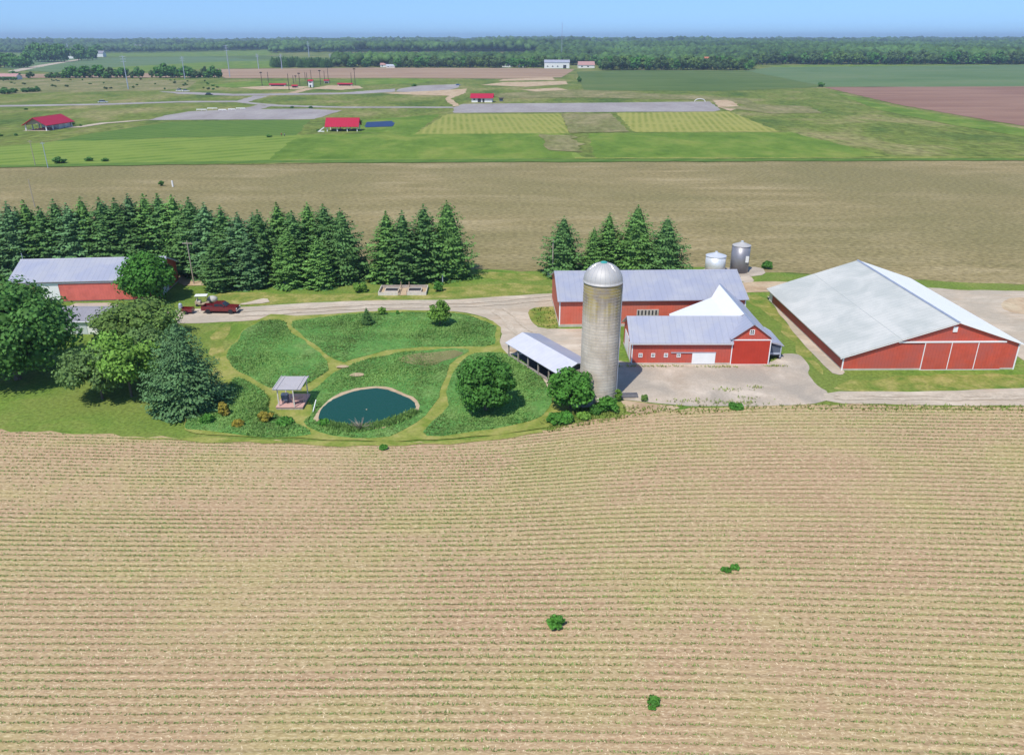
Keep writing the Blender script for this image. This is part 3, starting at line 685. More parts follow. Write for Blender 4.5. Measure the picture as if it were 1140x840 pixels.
# windbreak, from the tops seen in the photo
ordw=['leftmost','second','third','fourth','fifth','sixth','seventh','eighth','ninth','tenth','eleventh','twelfth','thirteenth','fourteenth','fifteenth','sixteenth','seventeenth','eighteenth','nineteenth','twentieth','twenty first','twenty second','twenty third','twenty fourth','twenty fifth','twenty sixth','twenty seventh','twenty eighth']
tops=[(-38,226,14.5,'b'),(-16,222,14.5,'a'),(6,224,14.6,'d'),(25,222,14.5,'c'),(42,229,13.5,'a'),(58,221,14.6,'b'),(73,226,14,'d'),(88,218,15,'c'),(109,219,15,'a'),(126,220,14.6,'b'),(141,215,15,'d'),(158,215,15,'c'),(174,215,15,'a'),(190,215,15,'e'),(209,219,14.8,'b'),(226,225,14.3,'d'),(244,228,14,'a'),(263,236,13.3,'d'),(286,233,13.5,'b'),(307,224,14.3,'c'),(324,234,13.3,'a'),(341,224,14.2,'e'),(359,227,13.9,'b'),(378,231,13.6,'f')]
for i,(px,py,h,k) in enumerate(tops):
    x,y,_=P(px,py,h);y=y if px<200 else y
    sc=h/(12 if k=='f' else 14)
    spruce(k,(x,y,0),sc,1.3+.12*math.sin(i*2.3) if k!='f' else 1.0,f'spruce, {ordw[i]} from the left in the windbreak behind the long red barn','windbreak spruces behind the long red barn',rz=i*1.3)
for i in range(len(tops)-1):
    a=P(*tops[i][:2],tops[i][2]);b_=P(*tops[i+1][:2],tops[i+1][2]);h=min(tops[i][2],tops[i+1][2])*(.86+.09*math.sin(i*3.1))
    spruce('badce'[i%5],((a[0]+b_[0])/2+.5*math.sin(i),(a[1]+b_[1])/2+3.5+math.sin(i*1.9),0),h/14,1.35,'spruce of the back row filling a gap in the windbreak behind the long red barn','back row spruces of the windbreak',rz=i*.9)
# lower fill trees in front of the row right of the barn
for i,(px,py,h,k,lab) in enumerate([(236,262,10,'a','beside the leaning utility pole'),(272,258,10.2,'d','above the small white domed lid'),(318,255,10.5,'e','behind the slate box'),(352,262,9.6,'c','right of the slate box')]):
    x,y,_=P(px,py,h);spruce(k,(x,y,0),h/14,1.35,f'shorter spruce in front of the windbreak {lab}','front spruces of the windbreak',rz=i+.4)
g2=[(429,234,13.2,'c','leftmost spruce of the separate clump right of the windbreak gap'),(447,234,13.4,'a','second spruce from the left in the separate clump above the garden pen'),(471,227,14.1,'b','third spruce from the left in the clump above the garden pen'),(497,222,14.7,'g','tallest and rightmost spruce of the clump right of the garden pen')]
for i,(px,py,h,k,lab) in enumerate(g2):
    x,y,_=P(px,py,h);spruce(k,(x,y,0),h/(13 if k=='g' else 14),1.34 if k!='g' else 1.02,lab,'spruce clump above the garden pen',rz=i*2.1)
g3=[(628,240,11.3,'f','broad spruce left of the silo dome behind the back barn'),(679,236,11.8,'c','slim pointed spruce right of the silo dome'),(711,227,13.4,'g','tallest broad spruce behind the middle of the back barn'),(744,240,11.9,'f','rightmost spruce behind the back barn'),(662,252,9.6,'e','lower spruce between the two pointed ones right of the silo dome')]
for i,(px,py,h,k,lab) in enumerate(g3):
    x,y,_=P(px,py,h);y=max(y,140.5);base={'f':12,'g':13}.get(k,14)
    spruce(k,(x,y,0),h/base,1.12 if k!='c' else 1.3,lab,'spruces behind the back barn',rz=i*1.7+.5)
# big conifer and broadleaves on the left
spruce_mesh('big','needle_blue',seed=31,Rr=5.2,h=11.8,exp=.62,ntier=30,nb=20,ls=.40,dense=17,droop=.3)
x,y,_=P(210,452);spruce('big',(x,y,0),.97,.93,'large rounded blue green spruce at the edge of the meadow',None)
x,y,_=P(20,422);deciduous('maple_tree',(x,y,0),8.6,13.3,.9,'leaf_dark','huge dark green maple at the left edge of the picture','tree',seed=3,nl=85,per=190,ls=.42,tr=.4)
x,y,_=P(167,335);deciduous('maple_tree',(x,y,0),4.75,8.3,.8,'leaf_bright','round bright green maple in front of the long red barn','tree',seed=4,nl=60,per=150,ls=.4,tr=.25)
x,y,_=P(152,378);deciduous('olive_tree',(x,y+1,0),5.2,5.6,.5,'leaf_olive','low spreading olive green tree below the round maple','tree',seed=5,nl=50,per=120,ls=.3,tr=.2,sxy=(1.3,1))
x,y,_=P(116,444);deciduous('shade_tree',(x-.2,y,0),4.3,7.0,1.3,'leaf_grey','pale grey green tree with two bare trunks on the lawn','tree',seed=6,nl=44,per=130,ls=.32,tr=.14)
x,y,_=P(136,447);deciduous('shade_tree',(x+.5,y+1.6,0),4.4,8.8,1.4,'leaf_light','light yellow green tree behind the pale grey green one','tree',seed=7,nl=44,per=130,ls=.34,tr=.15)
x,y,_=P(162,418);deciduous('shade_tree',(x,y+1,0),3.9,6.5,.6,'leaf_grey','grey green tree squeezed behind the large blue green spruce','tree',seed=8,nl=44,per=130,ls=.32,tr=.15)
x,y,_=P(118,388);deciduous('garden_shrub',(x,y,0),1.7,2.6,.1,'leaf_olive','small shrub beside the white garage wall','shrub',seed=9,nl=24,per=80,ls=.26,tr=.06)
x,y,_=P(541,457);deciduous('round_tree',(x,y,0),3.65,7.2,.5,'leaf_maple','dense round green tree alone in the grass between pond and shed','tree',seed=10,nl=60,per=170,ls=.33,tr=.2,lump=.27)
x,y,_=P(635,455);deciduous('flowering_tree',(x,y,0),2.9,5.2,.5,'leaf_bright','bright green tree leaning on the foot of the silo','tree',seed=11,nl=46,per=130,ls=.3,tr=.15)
x,y,_=P(490,363);deciduous('young_tree',(x,y,0),1.7,4.3,.3,'leaf_light','young light green tree beside the drive in the meadow','tree',seed=12,nl=26,per=60,ls=.3,tr=.07,core=False,lump=.36)
x,y,_=P(409,362);spruce('a',(x,y,0),3.0/14,1.3,'small lone spruce in the upper meadow below the drive',None)
def bush(px,py,r,h,m,label,group=None,name='shrub',seed=None,per=70,nl=16,ls=.24):
    x,y,_=P(px,py);return deciduous(name,(x,y,0),r,h,.05,m,label,'shrub',group,seed=seed or int(px*7+py),trunk=True,core=r>1.2,tr=.04,nl=nl,per=per,ls=ls,lump=.38)
bush(425,351,.7,1.5,'leaf_light','thin leafy sapling right of the small lone spruce',name='sapling',ls=.22,nl=10,per=30)
bush(443,350,.3,.7,'leaf_bright','tiny green sapling between the drive and the meadow',name='sapling',nl=6,per=20)
bush(249,463,.75,1.7,'leaf_yellow','taller golden brown shrub beside the big spruce')
bush(265,475,.6,.9,'leaf_yellow','low golden brown shrub nearest the field edge')
bush(297,469,.8,1.4,'leaf_yellow','golden brown shrub below the pergola deck')
bush(231,470,.8,1.0,'leaf_bright','green shrub between the big spruce and the golden shrubs')
bush(318,472,.9,.7,'leaf_bright','low bright green plant in the grass below the deck')
bush(361,474,.6,.9,'leaf_bright','bright green clump at the left end of the pond')
bush(427,500,.35,.5,'leaf_bright','small weed at the near field edge below the pond')
bush(401,325,1.2,1.7,'leaf_light','bright green shrub left of the garden pen')
bush(401,306,1.9,3.6,'leaf_olive','olive shrub in the gap of the spruce rows',nl=22,per=80)
bush(488,324,.9,1.9,'leaf_maple','dark green shrub right of the garden pen')
bush(617,471,.95,1.2,'leaf_bright','left one of the two round green shrubs below the leaning tree')
bush(629,470,.95,1.3,'leaf_bright','right one of the two round green shrubs below the leaning tree')
bush(676,457,1.3,1.7,'leaf_bright','green shrub at the front foot of the silo',nl=22)
bush(688,447,.35,2.1,'leaf_light','slender green vine climbing the right side of the silo foot')
bush(662,460,.8,.9,'leaf_maple','low green shrub between the two silo foot plants')
bush(650,466,.8,.7,'leaf_light','pale weed clump below the low block wall')
bush(717,446,.4,.8,'leaf_olive','small weed bush at the edge of the concrete yard')
bush(854,299,1.0,1.5,'leaf_maple','round dark bush at the field edge right of the grain bins')
bush(820,455,.9,.5,'leaf_bright','low weeds at the field edge below the concrete yard')
bush(180,207,.8,1.6,'leaf_dark','lone dark bush in the far field beside the white marker post')
bush(619,697,.62,.85,'leaf_bright','bright green bush growing alone in the corn field',nl=22,per=34,ls=.2)
bush(728,783,.42,.5,'leaf_bright','smaller ragged bush near the bottom of the corn field',nl=12,per=24,ls=.17)
bush(726,788,.3,.2,'leaf_bright','flat weed just below the ragged bush in the corn field',nl=8,per=40,ls=.1)
bush(808,636,.4,.3,'leaf_bright','left of two small dark weeds in the right of the corn field',nl=8,per=30,ls=.16)
bush(818,633,.4,.3,'leaf_bright','right of two small dark weeds in the right of the corn field',nl=8,per=30,ls=.16)
# dead brush at the pond
def brush(px,py,r,label):
    x,y,_=P(px,py,.26);g=np.random.default_rng(5);b=B()
    for i in range(60):
        a=g.random()*6.3;e=(r*math.cos(a)*g.random(),r*.6*math.sin(a),.2+.9*g.random());b.tube((0,0,0),e,.035,.015,4)
    o=b.build('dead_brush','dry_brush',None,(x,y,.28));return tag(o,label,'brush')
brush(402,476.5,1.6,'pale dead branches at the near edge of the pond')
# ================================================================ farm buildings
def win(parent,x,z,w,h,y=-.02,face='y-',cross=True,name='window',deep=.06):
    # framed window on a wall facing -y (at local y); frame proud, pane behind it
    b=B();t=.09
    b.box(x-w/2-t,x+w/2+t,y-deep,y,z+h/2,z+h/2+t);b.box(x-w/2-t,x+w/2+t,y-deep,y,z-h/2-t,z-h/2)
    b.box(x-w/2-t,x-w/2,y-deep,y,z-h/2,z+h/2);b.box(x+w/2,x+w/2+t,y-deep,y,z-h/2,z+h/2)
    if cross:
        b.box(x-.025,x+.025,y-deep+.01,y,z-h/2,z+h/2);b.box(x-w/2,x-.025,y-deep+.01,y,z-.025,z+.025);b.box(x+.025,x+w/2,y-deep+.01,y,z-.025,z+.025)
    f=b.build(name,'white_trim',parent)
    B().box(x-w/2,x+w/2,y-.012,y+.0,z-h/2,z+h/2).build('pane','glass_dark',f)
    return f
# ---- big barn (ridge runs away from the camera, left slope longer)
W_,D_=24.,31.6;hl,hr_,xr,zr=2.25,4.0,14.7,7.1
bb=empty('machine_barn',(45.6,99.5,0),R(.9),'large red barn with a broad pale grey roof and white edged sliding doors','barn')
prof=[(0,0),(W_,0),(W_,hr_-.12),(xr,zr-.14),(0,hl-.12)]
B().prism([(0.02,0.25),(W_-.02,.25),(W_-.02,hr_-.15),(xr,zr-.17),(0.02,hl-.15)],0.02,D_-.02).build('wall','red_siding',bb)
B().box(.0,W_,0,D_,-.1,.25).build('foundation','foundation',bb)
sl=(zr-hl)/xr;sr=(zr-hr_)/(W_-xr);oh=.55
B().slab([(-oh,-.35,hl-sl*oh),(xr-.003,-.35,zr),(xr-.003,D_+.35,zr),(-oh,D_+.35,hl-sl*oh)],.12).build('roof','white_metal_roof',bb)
B().slab([(xr+.003,-.35,zr),(W_+.5,-.35,hr_-sr*.5),(W_+.5,D_+.35,hr_-sr*.5),(xr+.003,D_+.35,zr)],.12).build('roof','white_slope_lit',bb)
b=B();b.prism([(xr-.25,zr-.03),(xr,zr+.10),(xr+.25,zr-.03)],-.38,D_+.38);b.build('ridge_cap','slate_panel',bb)
b=B();b.box(xr*.5-.03,xr*.5+.03,-.35,D_+.35,(hl+zr)/2-.01,(hl+zr)/2+.025)
b.build('roof_seam','seam_grey',bb)
# left wall: curtain opening under the eave, white door at the back
b=B();b.box(-.05,.0,.15,D_-1.9,1.55,2.02);b.build('side_curtain','dark_gap',bb)
b=B();b.box(-.07,.0,0,D_-1.9,2.02,2.07);b.box(-.07,0,.14,D_-1.9,1.5,1.545);b.build('curtain_rail','steel_pole',bb)
B().box(-.09,0,D_-1.7,D_-.4,.2,2.02).build('side_door','white_trim',bb)
b=B();b.box(-.06,.12,-.06,.0,.0,hl-.05);b.build('corner_trim','white_trim',bb)
b=B();b.box(W_-.12,W_+.06,-.06,.0,.0,hr_-.1);b.build('corner_trim','white_trim',bb)
# sliding doors
def bx(px,py): p=onY(px,py,99.5);return p[0]-45.6,p[2]
xs_=[bx(1024.5,411)[0],bx(1054,411)[0],bx(1083.6,411)[0]];ztr=bx(1060,381)[1]
x0=bx(1001,381)[0];x1=bx(1122,381)[0]
B().box(x0,x1,-.16,-.02,ztr-.08,ztr+.12).build('door_track','white_trim',bb)
edges=xs_+[x1]
for i in range(3):
    a=edges[i];c_=edges[i+1]
    d=B().box(a+.05,c_-.02,-.10,-.02,.12,ztr-.1).build('sliding_door','red_siding',bb)
    B().box(a-.05,a+.05,-.13,-.02,.1,ztr-.1).build('door_edge','white_trim',d)
b=B();b.box(xs_[0]-.1,x1,-.11,-.02,.02,.1);b.build('door_sill','white_trim',bb)
vx,vz=bx(1064.5,367);B().box(vx-.3,vx+.3,-.1,0,vz-.38,vz+.38).build('gable_vent','white_trim',bb)
b=B()
# rake boards
b.slab([(-oh,-.40,hl-sl*oh-.14),(xr,-.40,zr-.14),(xr,-.36,zr-.14),(-oh,-.36,hl-sl*oh-.14)],.10)
b.build('rake_board','wall_white',bb)
# ---- back barn
ba=empty('back_barn',(7.5,117.3,0),R(1.9),'long orange red barn with grey blue metal roof behind the silo','barn')
L=29.6;D=14.2;hw=4.55;hr2=7.1
B().prism([(0,.45),(D,.45),(D,hw),(D/2,hr2-.14),(0,hw)],0,L,'x').build('wall','red_salmon',ba)
B().box(-.06,L+.06,-.06,D+.06,-.1,.45).build('foundation','foundation',ba)
def groof(par,L,D,hw,hr2,ohx=.4,ohy=.5,m='grey_roof',x0=0,th=.12):
    s=(hr2-hw)/(D/2)
    B().slab([(x0-ohx,-ohy,hw-s*ohy+.06),(x0+L+ohx,-ohy,hw-s*ohy+.06),(x0+L+ohx,D/2-.003,hr2+.06),(x0-ohx,D/2-.003,hr2+.06)],th).build('roof',m,par)
    B().slab([(x0-ohx,D/2+.003,hr2+.06),(x0+L+ohx,D/2+.003,hr2+.06),(x0+L+ohx,D+ohy,hw-s*ohy+.06),(x0-ohx,D+ohy,hw-s*ohy+.06)],th).build('roof',m,par)
    b=B();b.prism([(D/2-.22,hr2+.0),(D/2,hr2+.13),(D/2+.22,hr2+.0)],x0-ohx-.02,x0+L+ohx+.02,'x');b.build('ridge_cap',m,par)
groof(ba,L,D,hw,hr2,ohx=.35)
B().box(-.05,.14,-.07,-.005,.3,hw).build('corner_trim','white_trim',ba)
B().box(L-.14,L+.05,-.07,-.005,.3,hw).build('corner_trim','white_trim',ba)
p=onY(721,346,117.9);q=B()
wx=p[0]-7.5;zz=p[2]
B().box(wx-1.75,wx+1.75,-.09,-.005,zz-.75,zz+.30).build('louvred_vent','concrete_block',ba)
b=B()
for i in range(6): b.box(wx-1.6+i*.56,wx-1.35+i*.56,-.12,-.09,zz-.6,zz+.15)
b.build('vent_slats','dark_gap',ba)
win(ba,L-.9,3.3,.7,.7)
# ---- front barn wing with cross gable and the white roof between
fb=empty('front_barn',(16.8,101.7,0),0,'red barn with four small white windows and a cross gable on the concrete yard','barn')
Lw=13.9;Dw=8.2;hww=3.55;hrw=5.75
gx0,gx1=13.9,19.3;gxm=16.6;ghw=4.05;gz=6.05
B().prism([(0,.25),(Dw,.25),(Dw,hww),(Dw/2,hrw-.12),(0,hww)],0,Lw-.01,'x').build('wall','red_siding',fb)
B().box(-.05,Lw-.05,-.05,Dw+.05,-.1,.25).build('foundation','foundation',fb)
B().prism([(gx0,.0),(gx1,.0),(gx1,ghw-.1),(gxm,gz-.15),(gx0,ghw-.1)],-.05,18.).build('cross_wall','red_siding',fb)
s=(hrw-hww)/(Dw/2)
# wing roof, cut off along the valley
zv=lambda x:gz-(gz-ghw)/(gxm-gx0)*(gxm-x)
def valley(y): # x where cross roof meets the wing roof plane at depth y
    z=hww+s*y+.06;return gxm-(gz-z)*(gxm-gx0)/(gz-ghw)
ye=.45
B().slab([(-.4,-ye,hww-s*ye+.06),(Lw+.15,-ye,hww-s*ye+.06),(valley(.8)+.0,.8,hww+s*.8+.06),(valley(Dw/2)-.02,Dw/2-.003,hrw+.06),(-.4,Dw/2-.003,hrw+.06)],.12).build('roof','grey_roof',fb)
B().slab([(-.4,Dw/2+.003,hrw+.06),(Lw-1.2,Dw/2+.003,hrw+.06),(Lw-2.5,Dw+.4,hww-s*.4+.06),(-.4,Dw+.4,hww-s*.4+.06)],.12).build('roof','grey_roof',fb)
# cross roof: left slope grey at the front, right slope grey all the way
kl=(gz-ghw)/(gxm-gx0)
B().slab([(gx0-.3,-.35,ghw-kl*.3+.05),(gxm-.003,-.35,gz+.05),(gxm-.003,Dw/2+.1,gz+.05),(valley(Dw/2)-.25,Dw/2+.05,zv(valley(Dw/2)-.25)+.05),(gx0-.3,.35,ghw-kl*.3+.05)],.10).build('cross_roof','grey_roof_y',fb)
B().slab([(gxm+.003,-.35,gz+.05),(gx1+.35,-.35,ghw-kl*.35+.05),(gx1+.35,18.2,ghw-kl*.35+.05),(gxm+.003,19.2,gz+.05)],.10).build('cross_roof','grey_roof_y',fb)
# the white roof: steep near the ridge, then flaring out to the left
def loc3(px,py,z): a=P(px,py,z);return (a[0]-16.8,a[1]-101.7,z)
A_=(gxm-.01,19.2,gz+.04);E_=loc3(792,331,4.95);C_=loc3(745,349.3,4.25)
y2=Dw/2+.25;Fm=(E_[0]-.1,y2,5.0);D2=(6.2,y2,4.5);B2=(gxm-.01,y2,gz+.04)
b=B();b.slab([A_,E_,Fm,B2],.10);b.build('white_roof','white_bright_roof',fb)
b=B();b.slab([E_,C_,D2,Fm],.10);b.build('white_roof','white_bright_roof',fb)
b=B();b.add([(E_[0]-.4,E_[1]-.15,4.7),(C_[0]+.4,C_[1]-.15,4.1),(C_[0]+.4,C_[1]-.15,0),(E_[0]-.4,E_[1]-.15,0),(E_[0]-.4,E_[1]-.3,4.7),(C_[0]+.4,C_[1]-.3,4.1),(C_[0]+.4,C_[1]-.3,0),(E_[0]-.4,E_[1]-.3,0)],[(0,1,2,3),(7,6,5,4),(0,4,5,1),(2,6,7,3),(1,5,6,2),(0,3,7,4)]);b.build('link_wall','red_salmon',fb)
b=B();b.prism([(gxm-.16,gz+.02),(gxm,gz+.13),(gxm+.16,gz+.02)],-.37,19.2);b.build('ridge_cap','slate_panel',fb)
# trims, door, windows
for x in (-.02,):B().box(x-.03,x+.12,-.06,-.004,.2,hww-.1).build('corner_trim','white_trim',fb)
b=B();b.box(gx0-.02,gx0+.11,-.12,-.055,0,ghw-.25);b.box(gx1-.10,gx1+.03,-.12,-.055,0,ghw-.25);b.box(gx0+.11,gx1-.10,-.12,-.055,ghw-.42,ghw-.27);b.box(gx0+.11,gx1-.1,-.12,-.055,.0,.08);b.build('door_frame','white_trim',fb)
B().box(gx0+.115,gx1-.105,-.09,-.055,.085,ghw-.425).build('gable_door','red_door',fb)
gw=onY(837.5,369.7,101.6);win(fb,gw[0]-16.8,gw[2]-.0,.5,.55,y=-.055)
for px in (713,727,741.3,755.5):
    p=onY(px,395.2,101.7);win(fb,p[0]-16.8,p[2],.38,.42,y=-.004,deep=.07)
a=onY(770.8,392.5,101.7);c_=onY(795,407,101.7)
B().box(a[0]-16.8,c_[0]-16.8,-.12,-.03,.12,a[2]).build('sliding_door','white_trim',fb)
a2=onY(747,392,101.7);B().box(a2[0]-16.8,c_[0]-16.75,-.14,-.03,a[2]+.003,a[2]+.1).build('door_track','steel_pole',fb)
B().box(-.06,-.005,1.2,2.5,.25,2.5).build('side_door','white_trim',fb)
B().box(-.06,-.005,3.2,6.8,.25,2.9).build('side_door','white_trim',fb)
b=B();b.slab([(-.42,-ye-.03,hww-s*ye-.07),(Lw+.1,-ye-.03,hww-s*ye-.07),(Lw+.1,-ye+.0,hww-s*ye-.07),(-.42,-ye+.0,hww-s*ye-.07)],.09);b.build('fascia','wall_white',fb)
# grey feed hopper trailer beside the gable
lt=empty('lean_to_hopper',(37.4,103.6,0),R(0),'small grey metal lean-to shed on wheels at the right corner of the front barn','shed')
B().box(-.75,.95,.0,6.,.75,2.2).build('wall','box_slate',lt)
B().box(-.80,1.0,-.05,-.0,.75,1.05).build('sill_beam','steel_pole',lt)
B().slab([(-1.0,-.3,2.75),(.35,-.35,2.65),(1.25,-.3,2.15),(1.25,6.2,2.15),(.35,6.3,2.65),(-1.0,6.2,2.75)],.08).build('roof','grey_roof_y',lt)
for x,y in ((-.6,.3),(.8,.3),(-.6,5.6),(.8,5.6)):
    B().tube((x-.1,y,.3),(x+.1,y,.3),.3,.3,14).build('wheel','tyre',lt)
b=B();b.box(-.7,.9,.2,.35,.45,.75);b.box(-.7,.9,5.5,5.65,.45,.75);b.build('axle','dark_gap',lt)
B().box(.85,1.0,-.1,.0,.3,2.15).build('corner_post','steel_pole',lt)
# ---- silo
si=empty('silo',(11.,91.1,0),0,'tall concrete stave silo with a shiny metal dome','silo')
b=B();b.lathe([(2.32,-.2)]+[(2.32,z) for z in np.arange(0,15.21,.76)]+[(2.32,15.25)],64);b.build('shaft','silo_stave',si,smooth=False)
for f in si.children[0].data.polygons: f.use_smooth=abs(f.normal.z)<.5
b=B()
for z in np.arange(.38,15.2,.38*1.0):
    b.lathe([(2.322,z-.012),(2.345,z-.012),(2.345,z+.012),(2.322,z+.012)],48)
b.build('steel_hoops','concrete_block',si)
prof=[(2.42,15.2),(2.42,15.32)]+[(2.38*math.cos(a),15.32+2.25*math.sin(a)) for a in np.linspace(0,R(86),14)]
d=B().lathe(prof,48).build('dome','dome_metal',si,smooth=True)
b=B()
for k in range(24):
    a=2*math.pi*k/24
    for i in range(8):
        t0=R(10.5*i);t1=R(10.5*(i+1))
        b.tube((2.39*math.cos(t0)*math.cos(a),2.39*math.cos(t0)*math.sin(a),15.32+2.26*math.sin(t0)),(2.39*math.cos(t1)*math.cos(a),2.39*math.cos(t1)*math.sin(a),15.32+2.26*math.sin(t1)),.010,.010,4)
b.build('seams','chrome',d)
B().lathe([(.42,17.5),(.42,17.62),(.2,17.7)],12).build('cap','teal_cap',d)
b=B();b.box(2.2,2.5,.3,.9,0,14.8);b.build('chute','concrete_block',si)
b=B();b.tube((2.30,-.75,0),(2.30,-.75,14.9),.035);b.build('fill_pipe','steel_pole',si)
# low block wall and debris at the foot
w=B();x,y,_=P(655,453);w.box(-1.6,.9,-.1,.1,0,1.0);o=w.build('block_wall','concrete_block',None,(x-.3,y,0),rotz=R(6));tag(o,'low broken concrete block wall under the leaning tree','wall')
x,y,_=P(665.5,455);o=B().box(-.18,.18,-.12,.12,0,1.4).build('stone_post','wood_pale',None,(x,y,0));tag(o,'short pale stone post left of the silo foot','post')
x,y,_=P(700,442);o=empty('feed_trough',(x,y,0),R(3),'grey metal feed trough by the right side of the silo foot','trough')
b=B();b.box(-1.1,1.1,-.35,.35,.15,.2);b.box(-1.1,1.1,-.35,-.3,.2,.5);b.box(-1.1,1.1,.3,.35,.2,.5);b.box(-1.1,-1.05,-.3,.3,.2,.5);b.box(1.05,1.1,-.3,.3,.2,.5);b.build('basin','galv',o)
for x in (-.9,.9): B().box(x-.06,x+.06,-.3,.3,0,.15).build('leg','wood_grey',o)
# ---- open shed
sh=empty('cattle_shed',(-.62,104.3,0),math.atan2(-.857,.514),'long open fronted shed with a white and grey roof left of the silo','shed')
Ls=13.2  # local x runs along the shed, local y towards the back (perp)
fz,rz_,bz=2.35,3.3,2.5;yr=2.65;yb=5.4
B().slab([(-.25,-.25,fz-.09),(Ls+.25,-.25,fz-.09),(Ls+.25,yr-.003,rz_),(-.25,yr-.003,rz_)],.09).build('roof','shed_roof',sh)
B().slab([(-.25,yr+.003,rz_),(Ls+.25,yr+.003,rz_),(Ls+.25,yb+.2,bz),(-.25,yb+.2,bz)],.09).build('roof','grey_roof',sh)
b=B();b.box(0,Ls,yb-.08,yb,0,bz-.1);b.build('back_wall','wood_grey',sh)
b=B();b.box(Ls-.08,Ls,.3,yb-.09,0,2.2);b.build('end_wall','wood_grey',sh)
for i in range(6):
    x=.1+i*(Ls-.2)/5;B().box(x-.08,x+.08,.05,.21,0,fz-.16).build('post','wood_grey',sh)
b=B();b.box(0,Ls,.22,.32,0,.45);b.build('feed_bunk','wood_grey',sh)
b=B();b.box(.05,Ls-.1,.5,yb-.1,.012,.05);b.build('interior_shade','dark_gap',sh)  # near-black floor sheet, shade inside the open shed put into its colour
# concrete feed lane in front of the shed
# lumber pile at its left end
lx,ly,_=P(574,391);o=empty('lumber_pile',(lx,ly,0),R(-20),'small pile of tan boards and junk at the left end of the open shed','lumber')
for i in range(7):
    b=B();b.box(-1.1+.05*i,.9+.1*(i%3),-.5+.16*i,-.38+.16*i,.0+.1*(i%2),.09+.1*(i%2));b.build('board','wood_tan',o)
# ---- grain bins
def bin_(name,px,w,h,m,label,pxy=None):
    x,y,_=P(px,304);Rb=w/2;o=empty(name,(x,y+Rb*.6,0),0,label,'grain bin')
    B().lathe([(Rb,0),(Rb,h)],40).build('shell',m,o,smooth=False)
    for f in o.children[0].data.polygons: f.use_smooth=abs(f.normal.z)<.5
    B().lathe([(Rb+.06,h-.03),(Rb+.06,h+.05),(.35,h+.62),(.3,h+.64)],40).build('roof','galv_white' if m!='galv' else 'dome_metal',o)
    B().lathe([(.28,h+.6),(.28,h+.85),(.05,h+.92)],12).build('vent_cap','galv_white',o)
    return o
b1=bin_('grain_bin',797,3.9,3.2,'galv_white','short white grain bin behind the right end of the back barn')
b2=bin_('grain_bin',824,3.45,5.3,'galv','taller dark steel grain bin beside the white one')
B().box(.55,1.15,-1.75,-1.55,2.3,3.5).build('white_panel','wall_white',b2)
b=B();b.tube((-1.72,.2,0),(-1.72,.2,5.3),.04);b.tube((-1.72,.5,0),(-1.72,.5,5.3),.04);b.build('ladder','galv',b2)
# ---- long barn on the left
lb=empty('long_barn',(-86.3,129.65,0),R(5),'long red barn with a lavender grey roof in front of the windbreak','barn')
L=24.1;D=11.6;hw=3.9;hr2=6.15
B().prism([(0,.15),(D,.15),(D,hw),(D/2,hr2-.14),(0,hw)],0,L,'x').build('wall','red_siding',lb)
B().box(-.05,L+.05,-.05,D+.05,-.1,.15).build('foundation','foundation',lb)
groof(lb,L,D,hw,hr2,ohx=.5,ohy=.5)
B().box(7.8,L-1,-.16,-.005,.2,3.25).build('sliding_door','red_faded',lb)
B().box(2.,L-.2,-.2,-.005,3.27,3.45).build('door_track','white_trim',lb)
B().box(3.7,7.7,-.10,-.005,.15,3.25).build('front_door','wall_white',lb)
B().box(L+.005,L+.1,2.2,5.6,.15,3.4).build('end_door','wall_white',lb)
B().box(L+.005,L+.13,2.0,6.4,3.4,3.55).build('door_track','white_trim',lb)
b=B();b.slab([(L+.52,-.5,hw-.35),(L+.52,D/2,hr2-.1),(L+.56,D/2,hr2-.1),(L+.56,-.5,hw-.35)],.14);b.slab([(L+.52,D/2,hr2-.1),(L+.52,D+.5,hw-.35),(L+.56,D+.5,hw-.35),(L+.56,D/2,hr2-.1)],.14);b.build('rake_board','white_trim',lb)
B().tube((-.1,D/2,hr2),(-.1,D/2,hr2+1.2),.05).build('vent_pipe','steel_pole',lb)
# ---- small garage between the trees
gx,gy,_=P(97,372)
ga=empty('garage',(gx,gy,0),R(0),'small white garage with a dark shingle roof half hidden by the maple','garage')
B().prism([(0,0),(5.6,0),(5.6,2.3),(2.8,3.5),(0,2.3)],-4.5,4.2,'x').build('wall','wall_white',ga)
groof(ga,8.4,5.6,2.3,3.55,ohx=.3,ohy=.35,m='roof_shingle',x0=-4.4)
B().box(-2.5,.2,-.06,-.003,.05,2.05).build('door','galv_white',ga)
win(ga,1.8,1.3,.8,.8)
B().box(-4.7,4.4,-.47,-.36,2.12,2.22).build('gutter','white_trim',ga)
# ---- deck with pergola
dk=empty('pergola_deck',(-29.15,86.75,.25),0,'pinkish timber deck with a pale slatted pergola roof beside the pond','pergola')
b=B();b.box(0,3.35,0,4.0,.12,.22);b.build('deck_floor','deck_pink',dk)
b=B();b.box(.05,3.3,.05,3.95,-.25,.12);b.build('deck_base','wood_grey',dk)
for x,y in ((.35,.35),(2.35,.05),(3.1,3.7),(.35,3.7)):
    B().box(x-.06,x+.06,y-.06,y+.06,.22,2.5).build('post','wood_pale',dk)
b=B()
for y in (.0,3.85): b.box(-.1,3.45,y,y+.08,2.5,2.6)
b.build('beam','pergola_white',dk)
b=B()
for i in range(19):
    y=-.05+i*.215;b.box(.0,3.3,y,y+.165,2.605,2.66)
b.build('slats','pergola_white',dk)
for x in (-.1,.35,2.85,3.3): B().box(x,x+.09,-.1,4.05,2.665,2.72).build('rafter','pergola_white',dk)
